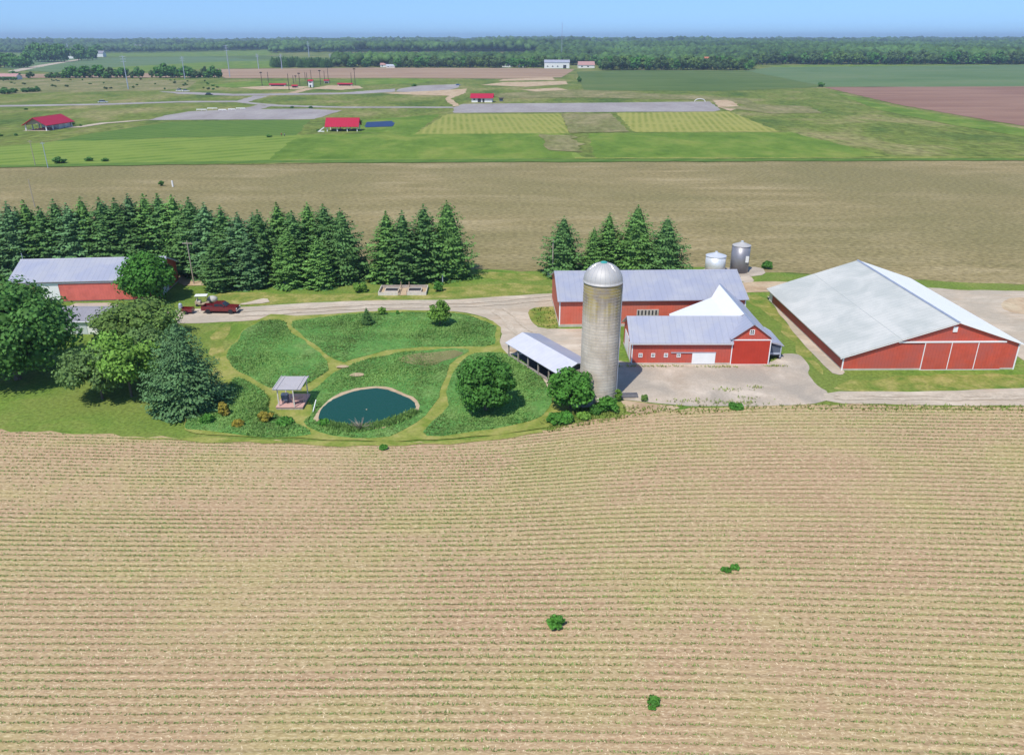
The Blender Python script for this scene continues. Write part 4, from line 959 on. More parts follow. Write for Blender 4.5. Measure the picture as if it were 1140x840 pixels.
# benches on the deck
gr=empty('covered_grill',(-28.25,88.0,.47),0,'dark covered grill standing on the pergola deck','grill')
b=B();b.slab([(-.38,-.3,1.15),(.38,-.3,1.15),(.42,.35,1.2),(-.42,.35,1.2)],.75);b.build('cover','box_slate',gr)
B().slab([(-.40,-.32,1.19),(.40,-.32,1.19),(.44,.37,1.24),(-.44,.37,1.24)],.03).build('lid','steel_pole',gr)
for x in(-.3,.3):
    B().box(x-.03,x+.03,-.2,-.14,0,.4).build('leg','dark_gap',gr);B().box(x-.03,x+.03,.2,.26,0,.4).build('leg','dark_gap',gr)
ch=empty('deck_bench',(-26.6,87.9,.47),R(40),'brown wooden bench on the deck near the pond','bench')
B().box(-.7,.7,-.2,.2,.4,.45).build('seat','deck_pink',ch);B().box(-.7,.7,.2,.25,.5,.85).build('backrest','deck_pink',ch)
for x in(-.6,.6): B().box(x-.04,x+.04,-.18,.18,0,.4).build('leg','wood_grey',ch)
x,y,_=P(349.5,458);o=B().tube((0,0,0),(0.05,1.9,.9),.06).build('drain_pipe','wall_white',None,(x,y-.6,.1));tag(o,'white pipe sloping to the left end of the pond','pipe')
x,y,_=P(453.5,461.5);o=B().box(-.45,.45,-.25,.25,0,.14).build('stone_slab','stone_pale',None,(x,y,.18));tag(o,'flat pale stone at the right end of the pond','stone')
x,y,_=P(408,455,.3);o=B().lathe([(.08,0),(.10,.05),(.03,.12)],10).build('pond_float','wood_tan',None,(x,y,.185));tag(o,'tiny pale float in the middle of the pond','float')
# sand spots at the meadow
for px,py,l in ((381,410,'pale bare sand spot where the two paths meet'),(397,419,'pale bare sand spot in the grass above the pond')):
    x,y,_=P(px,py);sheet('sand_spot',[(x-1,y-.35),(x+.2,y-.6),(x+1,y-.3),(x+.8,y+.4),(x-.4,y+.5)],'dirt',z=.33,px=False,jit=.08,step=.4)
sheet('bare_trail',[(319,357),(323,356.6),(325,367),(350,382),(378,406),(371,409),(343,385),(318,369)],'dirt',z=.08,jit=.06,step=1)
for n,(a,b_) in enumerate([((437,397),(452,404)),((470,396),(498,404)),((450,400),(470,396))]):
    pass
sheet('dry_grass_spot',[(440,401),(462,395),(500,392),(515,394),(500,403),(480,409),(455,406)],'scrub',z=.17,jit=.5,step=.8)
# ---- garden pen
x,y,_=P(421,329);ge=empty('garden_pen',(x,y,0),R(1),'low white board garden pen enclosing raised beds by the drive','garden pen')
wd=8.6;dp=4.6
b=B();b.box(0,3.6,0,.1,0,.6);b.box(5.1,wd,0,.1,0,.6);b.build('front_boards','wood_pale',ge)
b=B();b.box(0,wd,dp-.1,dp,0,.6);b.build('back_boards','wood_grey',ge)
b=B();b.box(-.01,.1,.1,dp-.1,0,.6);b.build('side_boards','wood_pale',ge)
b=B();b.box(wd-.1,wd+.01,.1,dp-.1,0,.6);b.build('side_boards','wood_pale',ge)
b=B();b.box(.1,wd-.1,.1,dp-.1,.01,.04);b.build('floor','dirt',ge)
for x0,x1 in ((1.,3.5),(5.2,7.6)):
    q=B();q.box(x0,x1,1.2,1.3,.04,.5);q.box(x0,x1,3.2,3.3,.04,.5);q.box(x0,x0+.1,1.3,3.2,.04,.5);q.box(x1-.1,x1,1.3,3.2,.04,.5);q=q.build('raised_bed','wood_pale',ge)
    B().box(x0+.1,x1-.1,1.3,3.2,.04,.42).build('soil','dark_gap',q)
b=B();b.box(3.55,3.65,0,dp,.6,.68);b.box(5.05,5.15,0,dp,.6,.68)
for x in(3.55,5.05):
    for yy in (0,dp-.12): b.box(x,x+.1,yy,yy+.1,.0,1.2)
b.build('gate_frame','wood_tan',ge)
x,y,_=P(445,315);pt=empty('picnic_table',(x,y,0),0,'white picnic table on the grass behind the garden pen','table')
B().box(-1,1,-.38,.38,.72,.77).build('table_top','wood_pale',pt)
for s_ in(-1,1):
    B().box(-1,1,s_*.75-.13,s_*.75+.13,.42,.46).build('bench_seat','wood_pale',pt)
    q=B();q.tube((s_*.7,-.8,0),(s_*.7,-.15,.72),.05,.05,4);q.tube((s_*.7,.8,0),(s_*.7,.15,.72),.05,.05,4);q.box(s_*.7-.04,s_*.7+.04,-.8,.8,.36,.42);q.build('leg','wood_pale',pt)
x,y,_=P(493,317);o=B().tube((0,0,0),(0,0,1.9),.12,.1,6).build('grey_post','steel_pole',None,(x,y,0));tag(o,'short grey post under the spruces right of the garden pen','post')
# ---- items along the windbreak
x,y,_=P(322.5,319.5);o=empty('dumpster',(x,y,0),0,'dark slate box bin with a small white plate under the spruces','bin')
b=B();b.add([(-.95,-.6,.12),(.95,-.6,.12),(.95,.6,.12),(-.95,.6,.12),(-1.0,-.7,1.15),(1.0,-.7,1.15),(1.0,.7,1.45),(-1.0,.7,1.45)],[(0,3,2,1),(4,5,6,7),(0,1,5,4),(1,2,6,5),(2,3,7,6),(3,0,4,7)]);b.build('bin_body','box_slate',o)
B().slab([(-1.03,-.73,1.22),(1.03,-.73,1.22),(1.03,.73,1.52),(-1.03,.73,1.52)],.05).build('lid','dark_pole',o)
B().box(-.35,.25,-.72,-.69,.75,.95).build('plate','wall_white',o)
for a in(-.8,.8): B().tube((a-.05,-.45,.1),(a+.05,-.45,.1),.1,.1,10).build('wheel','tyre',o)
x,y,_=P(315.5,317);o=B().lathe([(.3,0),(.38,.3),(.42,.75),(.36,.8)],16).build('clay_pot','terracotta',None,(x,y,0));tag(o,'orange clay pot left of the dark slate box','pot')
for px,lab,m in((262,'flat pale round stone at the foot of the spruces','stone_pale'),(275.5,'white domed tank lid at the foot of the spruces','wall_white')):
    x,y,_=P(px,315.5 if px<270 else 316.8);o=B().lathe([(.75,0),(.8,.25),(.6,.5),(.2,.62)],18).build('tank_lid',m,None,(x,y,0),smooth=True);tag(o,lab,'lid' if px>270 else 'stone')
# ---- utility poles near
def upole(px0,py0,h,label,lean=(0,0),arm=0,m='pole_wood',r=.14,box=False,group=None,braces=0):
    x,y,_=P(px0,py0);o=empty('utility_pole',(x,y,0),0,label,'pole',group)
    B().tube((0,0,-.2),(lean[0],lean[1],h),r,r*.7,8).build('pole',m,o)
    if arm:
        B().box(lean[0]-arm/2,lean[0]+arm/2,lean[1]-.06,lean[1]+.06,h-.55,h-.4).build('crossarm',m,o)
        for k in(-1,0,1): B().tube((lean[0]+k*arm*.42,lean[1],h-.4),(lean[0]+k*arm*.42,lean[1],h-.15),.05,.04,6).build('insulator','glass_dark',o)
    if box: B().box(-.9,-.3,-.25,.25,.0,.9).build('meter_box','steel_pole',o)
    return o
upole(216,316,8.2,'wooden utility pole with crossarm at the right end of the long red barn',arm=1.8)
upole(615,308,7.2,'pale utility pole with a meter box left of the back barn',box=True)
upole(39,231,7.6,'thin faint utility pole standing in the far field above the left spruces',r=.12)
upole(39.5,184.5,9,'left one of two wooden poles at the edge of the mown field',arm=1.6)
upole(53.5,187,9,'right one of two wooden poles at the edge of the mown field',arm=1.6,m='steel_pole')
x,y,_=P(192.5,208);o=B().box(-.2,.2,-.2,.2,0,1.9).build('marker_post','wall_white',None,(x,y,0));tag(o,'white marker post in the far field behind the spruces','post')
# ---- vehicles
def wheel(par,x,y,z,r,w,name='wheel'):
    t=B().lathe([(r*.62,-w/2),(r*.97,-w/2),(r,-w/2+.03),(r,w/2-.03),(r*.97,w/2),(r*.62,w/2)],20)
    o=bpy.data.objects.new(name,None);COL.objects.link(o);o.parent=par;o.location=(x,y,z);o.rotation_euler=(R(90),0,0);o.empty_display_size=.1
    t.build('tyre','tyre',o);B().lathe([(r*.15,-w*.42),(r*.6,-w*.40),(r*.6,w*.40),(r*.15,w*.42)],16).build('rim','chrome',o)
def pickup(loc,rz,label,paint='paint_maroon'):
    o=empty('pickup_truck',loc,rz,label,'truck');hw=.98
    # lower body with open bed (x forward)
    b=B();b.prism([(-2.95,.55),(2.85,.5),(2.95,.62),(2.95,.95),(2.85,1.12),(1.25,1.2),(-.95,1.2),(-.95,.75),(-2.95,.75)],-hw,hw,'y');b.build('body',paint,o)
    for s_ in(-1,1):
        b=B();b.box(-2.95,-.955,s_*hw-(.0 if s_<0 else .1),s_*hw+(.1 if s_<0 else 0),.755,1.27);b.build('bed_side',paint,o)
    B().box(-2.98,-2.88,-hw+.1,hw-.1,.755,1.25).build('tailgate',paint,o)
    B().box(-2.87,-.96,-hw+.105,hw-.105,.755,.79).build('bed_floor','dark_gap',o)
    b=B();b.add([(-.93,-.93,1.2),(1.28,-.93,1.2),(.55,-.78,1.82),(-.80,-.78,1.82),(-.93,.93,1.2),(1.28,.93,1.2),(.55,.78,1.82),(-.80,.78,1.82)],[(0,1,2,3),(7,6,5,4),(0,4,5,1),(1,5,6,2),(2,6,7,3),(3,7,4,0)]);cb=b.build('cab',paint,o)
    for s_ in(-1,1):
        y0=s_*.905;y1=s_*.805
        for xa,xb,xc,xd in((-.72,.10,.10,-.66),(.18,1.0,.52,.18)):
            B().add([(xa,y0+s_*.02,1.28),(xb,y0+s_*.02,1.28),(xc,y1+s_*.012,1.74),(xd,y1+s_*.012,1.74),(xa,y0-s_*.02,1.28),(xb,y0-s_*.02,1.28),(xc,y1-s_*.02,1.74),(xd,y1-s_*.02,1.74)],[(0,1,2,3),(7,6,5,4),(0,4,5,1),(1,5,6,2),(2,6,7,3),(3,7,4,0)]).build('side_window','glass_dark',o)
    B().add([(1.25,-.80,1.27),(1.25,.80,1.27),(.64,.70,1.775),(.64,-.70,1.775),(1.22,-.8,1.22),(1.22,.8,1.22),(.58,.70,1.765),(.58,-.7,1.765)],[(0,1,2,3),(7,6,5,4),(0,4,5,1),(1,5,6,2),(2,6,7,3),(3,7,4,0)]).build('windscreen','glass_dark',o)
    B().box(-.93,-.885,-.7,.7,1.3,1.7).build('rear_window','glass_dark',o)
    B().box(2.93,3.05,-.95,.95,.5,.72).build('bumper','chrome',o);B().box(-3.1,-2.96,-.95,.95,.5,.7).build('bumper','chrome',o)
    B().box(2.95,2.99,-.55,.55,.75,1.0).build('grille','dark_gap',o)
    for s_ in(-1,1):
        B().box(2.9,2.985,s_*.78-.16,s_*.78+.16,.8,1.02).build('headlight','lens',o)
        B().box(-3.0,-2.955,s_*.88-.08,s_*.88+.08,.8,1.15).build('tail_light','orange_lamp',o)
        B().box(.85,1.0,s_*1.0-.1,s_*1.0+.1,1.28,1.45).build('mirror','paint_black',o)
        for x in(1.95,-1.85):
            wheel(o,x,s_*.9,.42,.42,.28)
    return o
x,y,_=P(245,349);pk=pickup((x,y+.7,0),R(-2),'dark red crew cab pickup truck parked on the gravel drive')
# small trailer behind
x,y,_=P(208,350);t=empty('utility_trailer',(x,y+.6,0),R(-4),'small dark red cart behind the pickup, half covered by the olive tree','trailer')
b=B();b.box(-.95,.95,-.6,.6,.45,.5);b.build('floor','paint_maroon',t)
for y0,y1 in((-.6,-.54),(.54,.6)): B().box(-.95,.95,y0,y1,.5,1.0).build('side_panel','paint_maroon',t)
for x0,x1 in((-.95,-.89),(.89,.95)): B().box(x0,x1,-.54,.54,.5,1.0).build('end_panel','paint_maroon',t)
b=B();b.tube((.95,0,.45),(1.9,0,.42),.05);b.build('drawbar','dark_gap',t)
for s_ in(-1,1): wheel(t,-.1,s_*.72,.33,.33,.18)
B().box(-.97,-.94,-.5,-.3,.55,.68).build('tail_light','orange_lamp',t)
x,y,_=P(200.5,347);o=B().lathe([(.32,0),(.34,.6),(.3,1.2),(.12,1.35)],14).build('gas_tank','steel_pole',None,(x,y+.5,0));tag(o,'upright grey tank at the left end of the dark red cart','tank')
# golf cart
x,y,_=P(221,344);gc=empty('golf_cart',(x,y+2.0,0),R(8),'tan golf cart with a white canopy behind the pickup bed','golf cart')
B().prism([(-1.1,.3),(1.2,.3),(1.2,.7),(.9,.8),(.3,.45),(-.2,.45),(-.25,.75),(-1.1,.85)],-.55,.55,'y').build('body','wood_tan',gc)
B().box(-.7,-.2,-.5,.5,.755,.9).build('seat','stone_pale',gc);B().box(-.8,-.7,-.5,.5,.86,1.3).build('backrest','stone_pale',gc)
B().slab([(-1.,-.62,1.9),(1.,-.62,1.86),(1.,.62,1.86),(-1.,.62,1.9)],.07).build('canopy','wall_white',gc)
for a in(-.9,.9):
    for c_ in(-.52,.52): B().tube((a,c_,.7),(a*.95,c_,1.83),.025).build('canopy_post','paint_black',gc)
for a in(-.8,.85):
    for c_ in(-.5,.5): wheel(gc,a,c_,.23,.23,.16)
x,y,_=P(232,342);o=empty('tarp_load',(x,y+2.2,0),0,'grey tarpaulin covered heap on an orange pallet beyond the pickup bed','tarp heap')
v,f=blob(0,3,2,.10);v=v*np.array([.95,.7,.62])+np.array([0,0,.75]);v[:,2]=np.maximum(v[:,2],.2)
fastmesh('tarp',v,f,'tarp_grey',parent=o,smooth=True);B().box(-1.1,1.1,-.7,.7,0,.2).build('pallet','terracotta',o)

q=[]
for (px,py,r,n) in [(712,408,2.2,40),(745,408.5,2.,30),(802,409,1.5,40),(812,434,1.2,30),(842,431,.5,18),(838,444,1.,20),(875,402,.9,60),(862,408,.8,40),(780,447,2.,60),(822,449,1.5,60)]:
    c=np.array(P(px,py)[:2]);q.append(c+rng.normal(0,1,(n,2))*np.array([r,.16 if py<410 else .3]))
q=np.concatenate(q);q=q[(q[:,1]<101.3)]
blades('yard_weeds',q,.16,.09,3,'weed_blade','low yellow green weeds growing in the cracks of the concrete yard','weeds',z0=.1,splay=1.)
# ================================================================ far things
def hut(name,loc,rz,L,D,hw,hr,wallm,roofm,label,cat,group=None,doors=(),wins=(),posts=False,oh=.6,open_=False):
    o=empty(name,loc,rz,label,cat,group)
    if not posts: B().prism([(0,0),(D,0),(D,hw),(D/2,hr-.15),(0,hw)],0,L,'x').build('wall',wallm,o)
    else:
        n=max(3,int(L/4)+1)
        for i in range(n):
            for y in(.2,D-.2): B().box(i*(L-.4)/(n-1),i*(L-.4)/(n-1)+.4,y-.2,y+.2,0,hw).build('post','wall_white',o)
        B().prism([(0.05,hw),(D-.05,hw),(D/2,hr-.2)],.1,L-.1,'x').build('gable','wall_white',o)
        B().box(-.6,L+.6,-.6,D+.6,.02,.12).build('floor_slab','concrete_slab',o)
    groof(o,L,D,hw,hr,ohx=oh,ohy=oh,m=roofm,th=.2)
    for x,w,h in doors: B().box(x,x+w,-.08,-.005,.0,h).build('door','dark_gap',o)
    for x,z,w,h in wins:
        f=B().box(x,x+w,-.07,-.005,z,z+h).build('window','white_trim',o);B().box(x+.12,x+w-.12,-.09,-.071,z+.12,z+h-.12).build('pane','glass_dark',o if False else f)
    return o
# pavilion far left (gable towards the camera's left)
a=P(52.5,146);p1=empty('picnic_pavilion',(a[0],a[1],0),R(84),'crimson roofed open pavilion at the far left beyond the mown field','pavilion')
for o_ in ():pass
L1,D1,h1,r1=21.,11.5,3.2,6.3
for i in range(5):
    for y in(.3,D1-.3): B().box(i*5.1,i*5.1+.45,y-.22,y+.22,0,h1).build('post','wall_white',p1)
B().box(11,20.5,1.0,10.4,0,h1).build('store_room','galv_white',p1)
B().prism([(0.1,h1),(D1-.1,h1),(D1/2,r1-.25)],.5,.8,'x').build('gable','wood_tan',p1)
B().box(-1,L1+1,-1,D1+1,.05,.15).build('floor_slab','gravel',p1)
groof(p1,L1,D1,h1,r1,ohx=1.0,ohy=1.0,m='roof_crimson',th=.25)
for i in range(3):
    q=B().box(2+i*2.8,3.6+i*2.8,3,8,.7,.8);q.build('bench_table','red_faded',p1)
a=P(364,146.8);p2=hut('picnic_pavilion',a,R(1.5),15.2,9.,3.0,6.2,'wall_white','roof_crimson','crimson roofed picnic shelter in the middle distance by the blue pond','pavilion',posts=True,oh=.8)
for i in range(4): B().box(1.5+i*3.4,3.6+i*3.4,3,6.5,.75,.85).build('bench_table','dark_pole',p2)
x,y,_=P(360,147);o=B();o.slab([(-2.5,0,.4),(0,2,2.2),(.3,1.6,2.2),(-2.2,-.4,.4)],.4);o.box(-2.6,.6,-.6,.1,0,.5);o=o.build('ramp','wall_white',None,(x,y,0));tag(o,'white ramp at the left end of the near crimson picnic shelter','ramp')
a=P(525,114.2);hut('concession_stand',a,R(-3),15.,9,3.6,5.9,'wall_white','roof_crimson','white building with crimson roof beside the gravel car park','building',doors=((4.5,2.4,2.6),(8,1.4,2.6)),wins=((1.2,1.4,1.6,1.3),),oh=1.)
# ball field
def dug(px0,px1,py,label,h=1.9):
    a=P(px0,py);b=P(px1,py);L=b[0]-a[0]
    return hut('dugout',(a[0],a[1],0),0,L,3.,h,h+.7,'concrete_block','roof_crimson',label,'dugout','ball field dugouts',doors=((L*.1,L*.8,1.6),),oh=.5)
dug(300,318,96.3,'red roofed dugout at the left ball field');dug(376,392,95.8,'red roofed dugout at the right ball field')
dug(325,331,98,'small red roofed booth left of the ball field tower',2)
tw=P(346,97.5);o=hut('press_tower',(tw[0]-2,tw[1],0),0,4,4,6,7,'wall_white','roof_crimson','white two storey press box with red roof between the ball fields','tower',doors=((1.,1.5,2.4),),wins=((.6,4.,2.8,1.2),),oh=.5)
dug(361,366,93,'dark roofed booth right of the press box',3)
pl=[(292,80,96),(299,80,92.5),(322,82,101),(334,81,96.5),(342.5,81,95.5),(347,78,93),(357,78,95),(365.5,75,89),(391.5,81,94),(395.5,76,95),(326.8,84,93),(361.5,79,90),(329.5,84,91),(340,80.5,90)]
for i,(px,t,b_) in enumerate(pl):
    x,y,_=P(px,b_);h=hgt(px,t,x,y)
    o=empty('field_pole',(x,y,0),0,f'dark wooden ball field pole, {ordw[sorted(p[0] for p in pl).index(px)]} from the left of the pole cluster','pole','ball field poles')
    B().tube((0,0,0),(0,0,h),.32,.24,6).build('pole','dark_pole',o)
    if i%3==0: B().box(-1.2,1.2,-.2,.2,h-1.2,h-.2).build('lamp_bar','dark_pole',o)
# steel transmission poles
st=[(143,99.5,62),(206,88,63),(256,86,50),(288,77,60),(314,77,60),(345,72,46),(368,70,60),(77,62,48.5)]
lb_=['nearest tall grey steel power pole left of the car park','tall grey steel power pole behind the middle tree row','thin grey power pole in front of the brown field','faint grey power pole right of the tree row','grey power pole at the left end of the pine block','faint tall power pole above the white house','short grey power pole right of the white house','faint steel tower above the white farm shed on the left']
for (px,b_,t),l in zip(st,lb_):
    x,y,_=P(px,b_);h=hgt(px,t,x,y);o=empty('power_pole',(x,y,0),0,l,'pole','transmission poles')
    B().tube((0,0,0),(0,0,h),.5*max(1,y/900),.28*max(1,y/900),6).build('pole','steel_pole',o)
    for z in(.82,.9,.97): B().box(-2.2*1.2,2.2*1.2,-.15,.15,h*z-.15,h*z+.15).build('crossarm','steel_pole',o)
# radio mast
x,y,_=P(625,68.5);h=hgt(625,25,x,y);o=empty('radio_mast',(x,y,0),0,'thin tall lattice radio mast rising above the woods','mast')
b=B()
for k in range(3):
    a=k*2.094;b.tube((.8*math.cos(a),.8*math.sin(a),0),(.8*math.cos(a),.8*math.sin(a),h),.13,.13,4)
n=int(h/3)
for i in range(n):
    for k in range(3):
        a=k*2.094;c_=(k+1)*2.094;b.tube((.8*math.cos(a),.8*math.sin(a),i*3),(.8*math.cos(c_),.8*math.sin(c_),i*3+3),.07,.07,3)
b.build('lattice','steel_pole',o)
# cars far
def car(px,py,rz,paint,label,L=4.6,H=1.5):
    x,y,_=P(px,py);o=empty('parked_car',(x,y,0),rz,label,'car')
    B().prism([(-L/2,.3),(L/2,.3),(L/2,.75),(L*.27,.9),(-L*.42,.95),(-L/2,.85)],-.9,.9,'y').build('body',paint,o)
    B().add([(-L*.4,-.82,.93),(L*.26,-.82,.9),(L*.1,-.68,H),(-L*.3,-.68,H),(-L*.4,.82,.93),(L*.26,.82,.9),(L*.1,.68,H),(-L*.3,.68,H)],[(0,1,2,3),(7,6,5,4),(0,4,5,1),(1,5,6,2),(2,6,7,3),(3,7,4,0)]).build('cabin','glass_dark',o)
    B().box(-L*.29,L*.09,-.66,.66,H+.003,H+.05).build('roof',paint,o)
    for a in(-L*.3,L*.31):
        for c_ in(-.8,.8):
            q=B().tube((a,c_-.1,.32),(a,c_+.1,.32),.32,.32,12);q.build('wheel','tyre',o)
    return o
car(115,114.5,0,'paint_silver','silver estate car driving on the park road at the far left',L=7,H=1.9)
car(233,106,0,'paint_black','black pickup parked on the upper park road',L=6,H=1.9)
car(510,95.3,R(10),'paint_blue','blue car at the far end of the upper gravel lot')
car(200,101.5,R(5),'wall_white','left white vehicle at the end of the upper park road',L=6,H=2)
car(207,102,R(20),'wall_white','right white vehicle at the end of the upper park road',L=6,H=2)
# parking bumper rails
for i,(x0,x1,yy) in enumerate([(219,230,123.6),(231,242,122.2),(243.5,252,123.8),(254,262,123.2),(263,273,122.2)]):
    a=P(x0,yy);c_=P(x1,yy);o=empty('guard_rail',(a[0],a[1],0),0,f'white board rail, {ordw[i]} from the left at the far edge of the left gravel lot','rail','white rails of the gravel lot')
    L=c_[0]-a[0];B().box(0,L,-.1,.1,.7,1.25).build('board','wall_white',o)
    for q in(0,.5,1): B().box(L*q-.1,L*q+.1,.1,.25,0,1.2).build('post','wall_white',o)
# two people
def person(px,py,top,legs,label,rz=0):
    x,y,_=P(px,py);bm=bmesh.new();me=bpy.data.meshes.new('person')
    J=[(0,0,.95),(0,0,1.2),(0,0,1.42),(0,.0,1.52),(0,0,1.62),(0,-.01,1.72),(.1,0,.9),(.12,-.04,.5),(.12,.02,.08),(.12,-.14,.04),(-.1,0,.9),(-.12,.05,.5),(-.12,.1,.08),(-.12,-.04,.04),(.19,0,1.4),(.25,.02,1.12),(.25,-.08,.88),(-.19,0,1.4),(-.25,.02,1.12),(-.25,-.08,.88)]
    Ed=[(0,1),(1,2),(2,3),(3,4),(4,5),(0,6),(6,7),(7,8),(8,9),(0,10),(10,11),(11,12),(12,13),(2,14),(14,15),(15,16),(2,17),(17,18),(18,19)]
    rad=[.15,.14,.15,.06,.10,.08,.1,.07,.05,.04,.1,.07,.05,.04,.06,.045,.035,.06,.045,.035]
    me.from_pydata(J,Ed,[]);o=bpy.data.objects.new('person',me);COL.objects.link(o);o.location=(x,y,0);o.rotation_euler=(0,0,rz)
    md=o.modifiers.new('s','SKIN')
    for v,r in zip(me.skin_vertices[0].data,rad): v.radius=(r,r*.8)
    me.skin_vertices[0].data[0].use_root=True
    o.modifiers.new('d','SUBSURF').levels=1;o.modifiers['d'].render_levels=1
    dg=bpy.context.evaluated_depsgraph_get();m2=bpy.data.meshes.new_from_object(o.evaluated_get(dg));o.modifiers.clear();o.data=m2
    m2.materials.clear()
    for m in('skin',top,legs,'hair'): m2.materials.append(M[m])
    for f in m2.polygons:
        z=f.center.z;f.material_index=3 if z>1.7 else 0 if z>1.5 else 1 if z>.93 else 2 if z>.08 else 3
        f.use_smooth=True
    tag(o,label,'person')
person(313.5,152,'cloth_red','cloth_dark','person in a red top standing on the mown field left of the picnic shelter')
person(317,152.3,'cloth_grey','cloth_dark','person in a grey top standing on the mown field left of the picnic shelter',rz=1)
# far houses
hut('farm_house',(*P(345,74)[:2],0),0,30,14,5.5,9,'wall_white','roof_pinkbrown','white house with reddish roof right of the pine block','house',wins=((4,1.5,3,2),(12,1.5,3,2),(22,1.5,3,2)),doors=((9,1.6,3),))
hut('farm_house',(*P(355,74.6)[:2],0),0,20,10,4.5,6.5,'wall_white','roof_shingle','low white annex right of the white house with reddish roof','house',wins=((4,1.5,3,1.6),(12,1.5,3,1.6)))
hut('farm_house',(*P(423.5,75)[:2],0),0,14,10,4,6.5,'wall_white','roof_pinkbrown','small white house at the wood edge with a pinkish roof','house',wins=((2,1.2,2.5,1.5),))
hut('farm_house',(*P(430,75.6)[:2],0),0,14,8,3.2,5,'wall_white','galv_white','low white trailer house beside the pinkish roofed one','house',wins=((2,1.2,2.5,1.2),))
hut('farm_house',(*P(440,74.6)[:2],0),0,12,8,4,6.5,'wood_tan','roof_shingle','tan cottage at the wood edge left of the round trees','house',doors=((4,2,3),))
hut('farm_house',(*P(559,75)[:2],0),0,17,10,4.2,8,'wall_white','roof_shingle','white house in the wood edge left of the white barn','house',wins=((2,1.2,2.5,1.5),(9,1.2,2.5,1.5)))
hut('farm_house',(*P(577,75)[:2],0),0,12,9,4,6.5,'wall_white','roof_pinkbrown','small pale house just left of the white barn','house')
wb=hut('white_barn',(*P(606,76.2)[:2],0),R(-2),40,15,9,12.5,'wall_white','grey_roof','long white barn in front of the distant woods','barn',doors=((30,5,5),),wins=((4,2,2.5,2),(12,2,2.5,2),(20,2,2.5,2)))
hut('farm_house',(*P(644,76)[:2],0),R(4),26,12,5,10,'wall_white','roof_pinkbrown','pinkish roofed house right of the white barn','house',wins=((4,1.5,3,1.8),(14,1.5,3,1.8)))
x,y,_=P(789,77);hut('brick_building',(x,y+30,6),0,28,12,6,11,'brick_red','terracotta','terracotta roofed brick house among the trees on the right','house')
hut('ranch_house',(*P(-8,89)[:2],0),0,27,12,3.5,6.5,'wall_white','roof_pinkbrown','pinkish roofed ranch house at the far left edge','house',wins=((12,1,3,1.5),(20,1,3,1.5)))
hut('farm_shed',(*P(73,65.5)[:2],0),0,48,25,8,14,'wall_white','grey_roof','white farm shed among dark trees in the far left','shed')
hut('farm_shed',(*P(-6,72)[:2],0),0,28,18,5,9,'wall_white','grey_roof','pale shed behind the dark trees at the far left edge','shed')
hut('farm_house',(*P(105,63.5)[:2],0),0,24,18,9,15,'wall_white','roof_shingle','white farmhouse right of the far left shed','house')
hut('farm_house',(*P(150,57.5)[:2],0),0,28,24,14,24,'wall_white','roof_shingle','tiny white house far away under the left hills','house')
hut('farm_house',(*P(181,57.7)[:2],0),0,28,24,8,16,'wood_pale','roof_pinkbrown','tiny pinkish house far away under the left hills','house')
o=hut('storage_box',(*P(556,113)[:2],0),0,2.6,2.4,2.2,2.5,'box_slate','dark_pole','dark box right of the white building with crimson roof','box')
x,y,_=P(767,113.5);b=B()
for i in range(9):
    t=math.pi*i/8
    if i: b.tube((-4*math.cos(t0_:=math.pi*(i-1)/8)+0,0,2.2*math.sin(t0_)),(-4*math.cos(t),0,2.2*math.sin(t)),.25,.25,6)
o=b.build('pipe_arch','wall_white',None,(x+8,y,0));tag(o,'white arched pipe at the right end of the long gravel lot','arch')
# ---------------- far trees
CR={}
def crown_mesh(key,m,Rr,h,z0,seed,nl,per,ls):
    v,f,t,C,lr=crown_arrays(seed,Rr,h,z0,nl=nl,per=per,ls=ls,lump=.34)
    bv,bf=ICO[1];V=[v];Fq=[];o=len(v)
    me=fastmesh('crown',v,f,m,tint=t,link=False)
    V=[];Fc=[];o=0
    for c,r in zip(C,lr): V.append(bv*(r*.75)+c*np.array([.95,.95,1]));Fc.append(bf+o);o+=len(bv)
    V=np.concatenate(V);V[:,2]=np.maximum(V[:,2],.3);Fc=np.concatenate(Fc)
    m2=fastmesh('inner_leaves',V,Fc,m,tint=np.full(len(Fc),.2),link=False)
    b=B();b.tube((0,0,-.5),(0,0,h*.6),.35,.15,6);m3=bpy.data.meshes.new('trunk');m3.from_pydata(b.v,[],b.f);m3.materials.append(M['bark'])
    CR[key]=(me,m2,m3)
for i,(k,m) in enumerate([('p','leaf_far'),('q','leaf_dark'),('r','leaf_olive'),('s','leaf_maple')]):
    crown_mesh(k,m,5.2,12,.6,50+i,24,46,1.3)
def ftree(key,x,y,z,h,w,label,group,name='far_tree',cat='tree'):
    r=empty(name,(x,y,z),random.random()*6,label,cat,group);r.scale=(w/10.4,w/10.4,h/12)
    for n,d in zip(('crown','inner_leaves','trunk'),CR[key]):
        o=bpy.data.objects.new(n,d);COL.objects.link(o);o.parent=r
    return r
def trow(lst,label,group):
    for px,py,h,w,k in lst:
        x,y,_=P(px,py);ftree(k,x,y,float(terr(x,y)) if y>1430 else 0,h,w,label,group)
rowA=[(78,87,13,14,'q'),(84,87,14,12,'s'),(88,87,9,10,'q'),(95,87,14,16,'s'),(103,87,11,13,'p'),(111,87,15,15,'s'),(118,87.5,8,9,'q'),(124,87,12,13,'p'),(131,87,10,10,'q'),(139,87,12,13,'s'),(148,87,8,10,'p'),(156,87,13,11,'q'),(169,87,9,6,'p'),(178,87,13,14,'s'),(185,87,17,15,'q'),(192,87,14,14,'s'),(198,87,10,10,'q'),(206,87,14,12,'s'),(212,87,13,12,'q'),(220,87,9,12,'p'),(228,87,13,8,'p'),(232,87,8,12,'q'),(239,87,14,14,'q'),(244,87,10,9,'s'),(216,87,7,9,'s')]
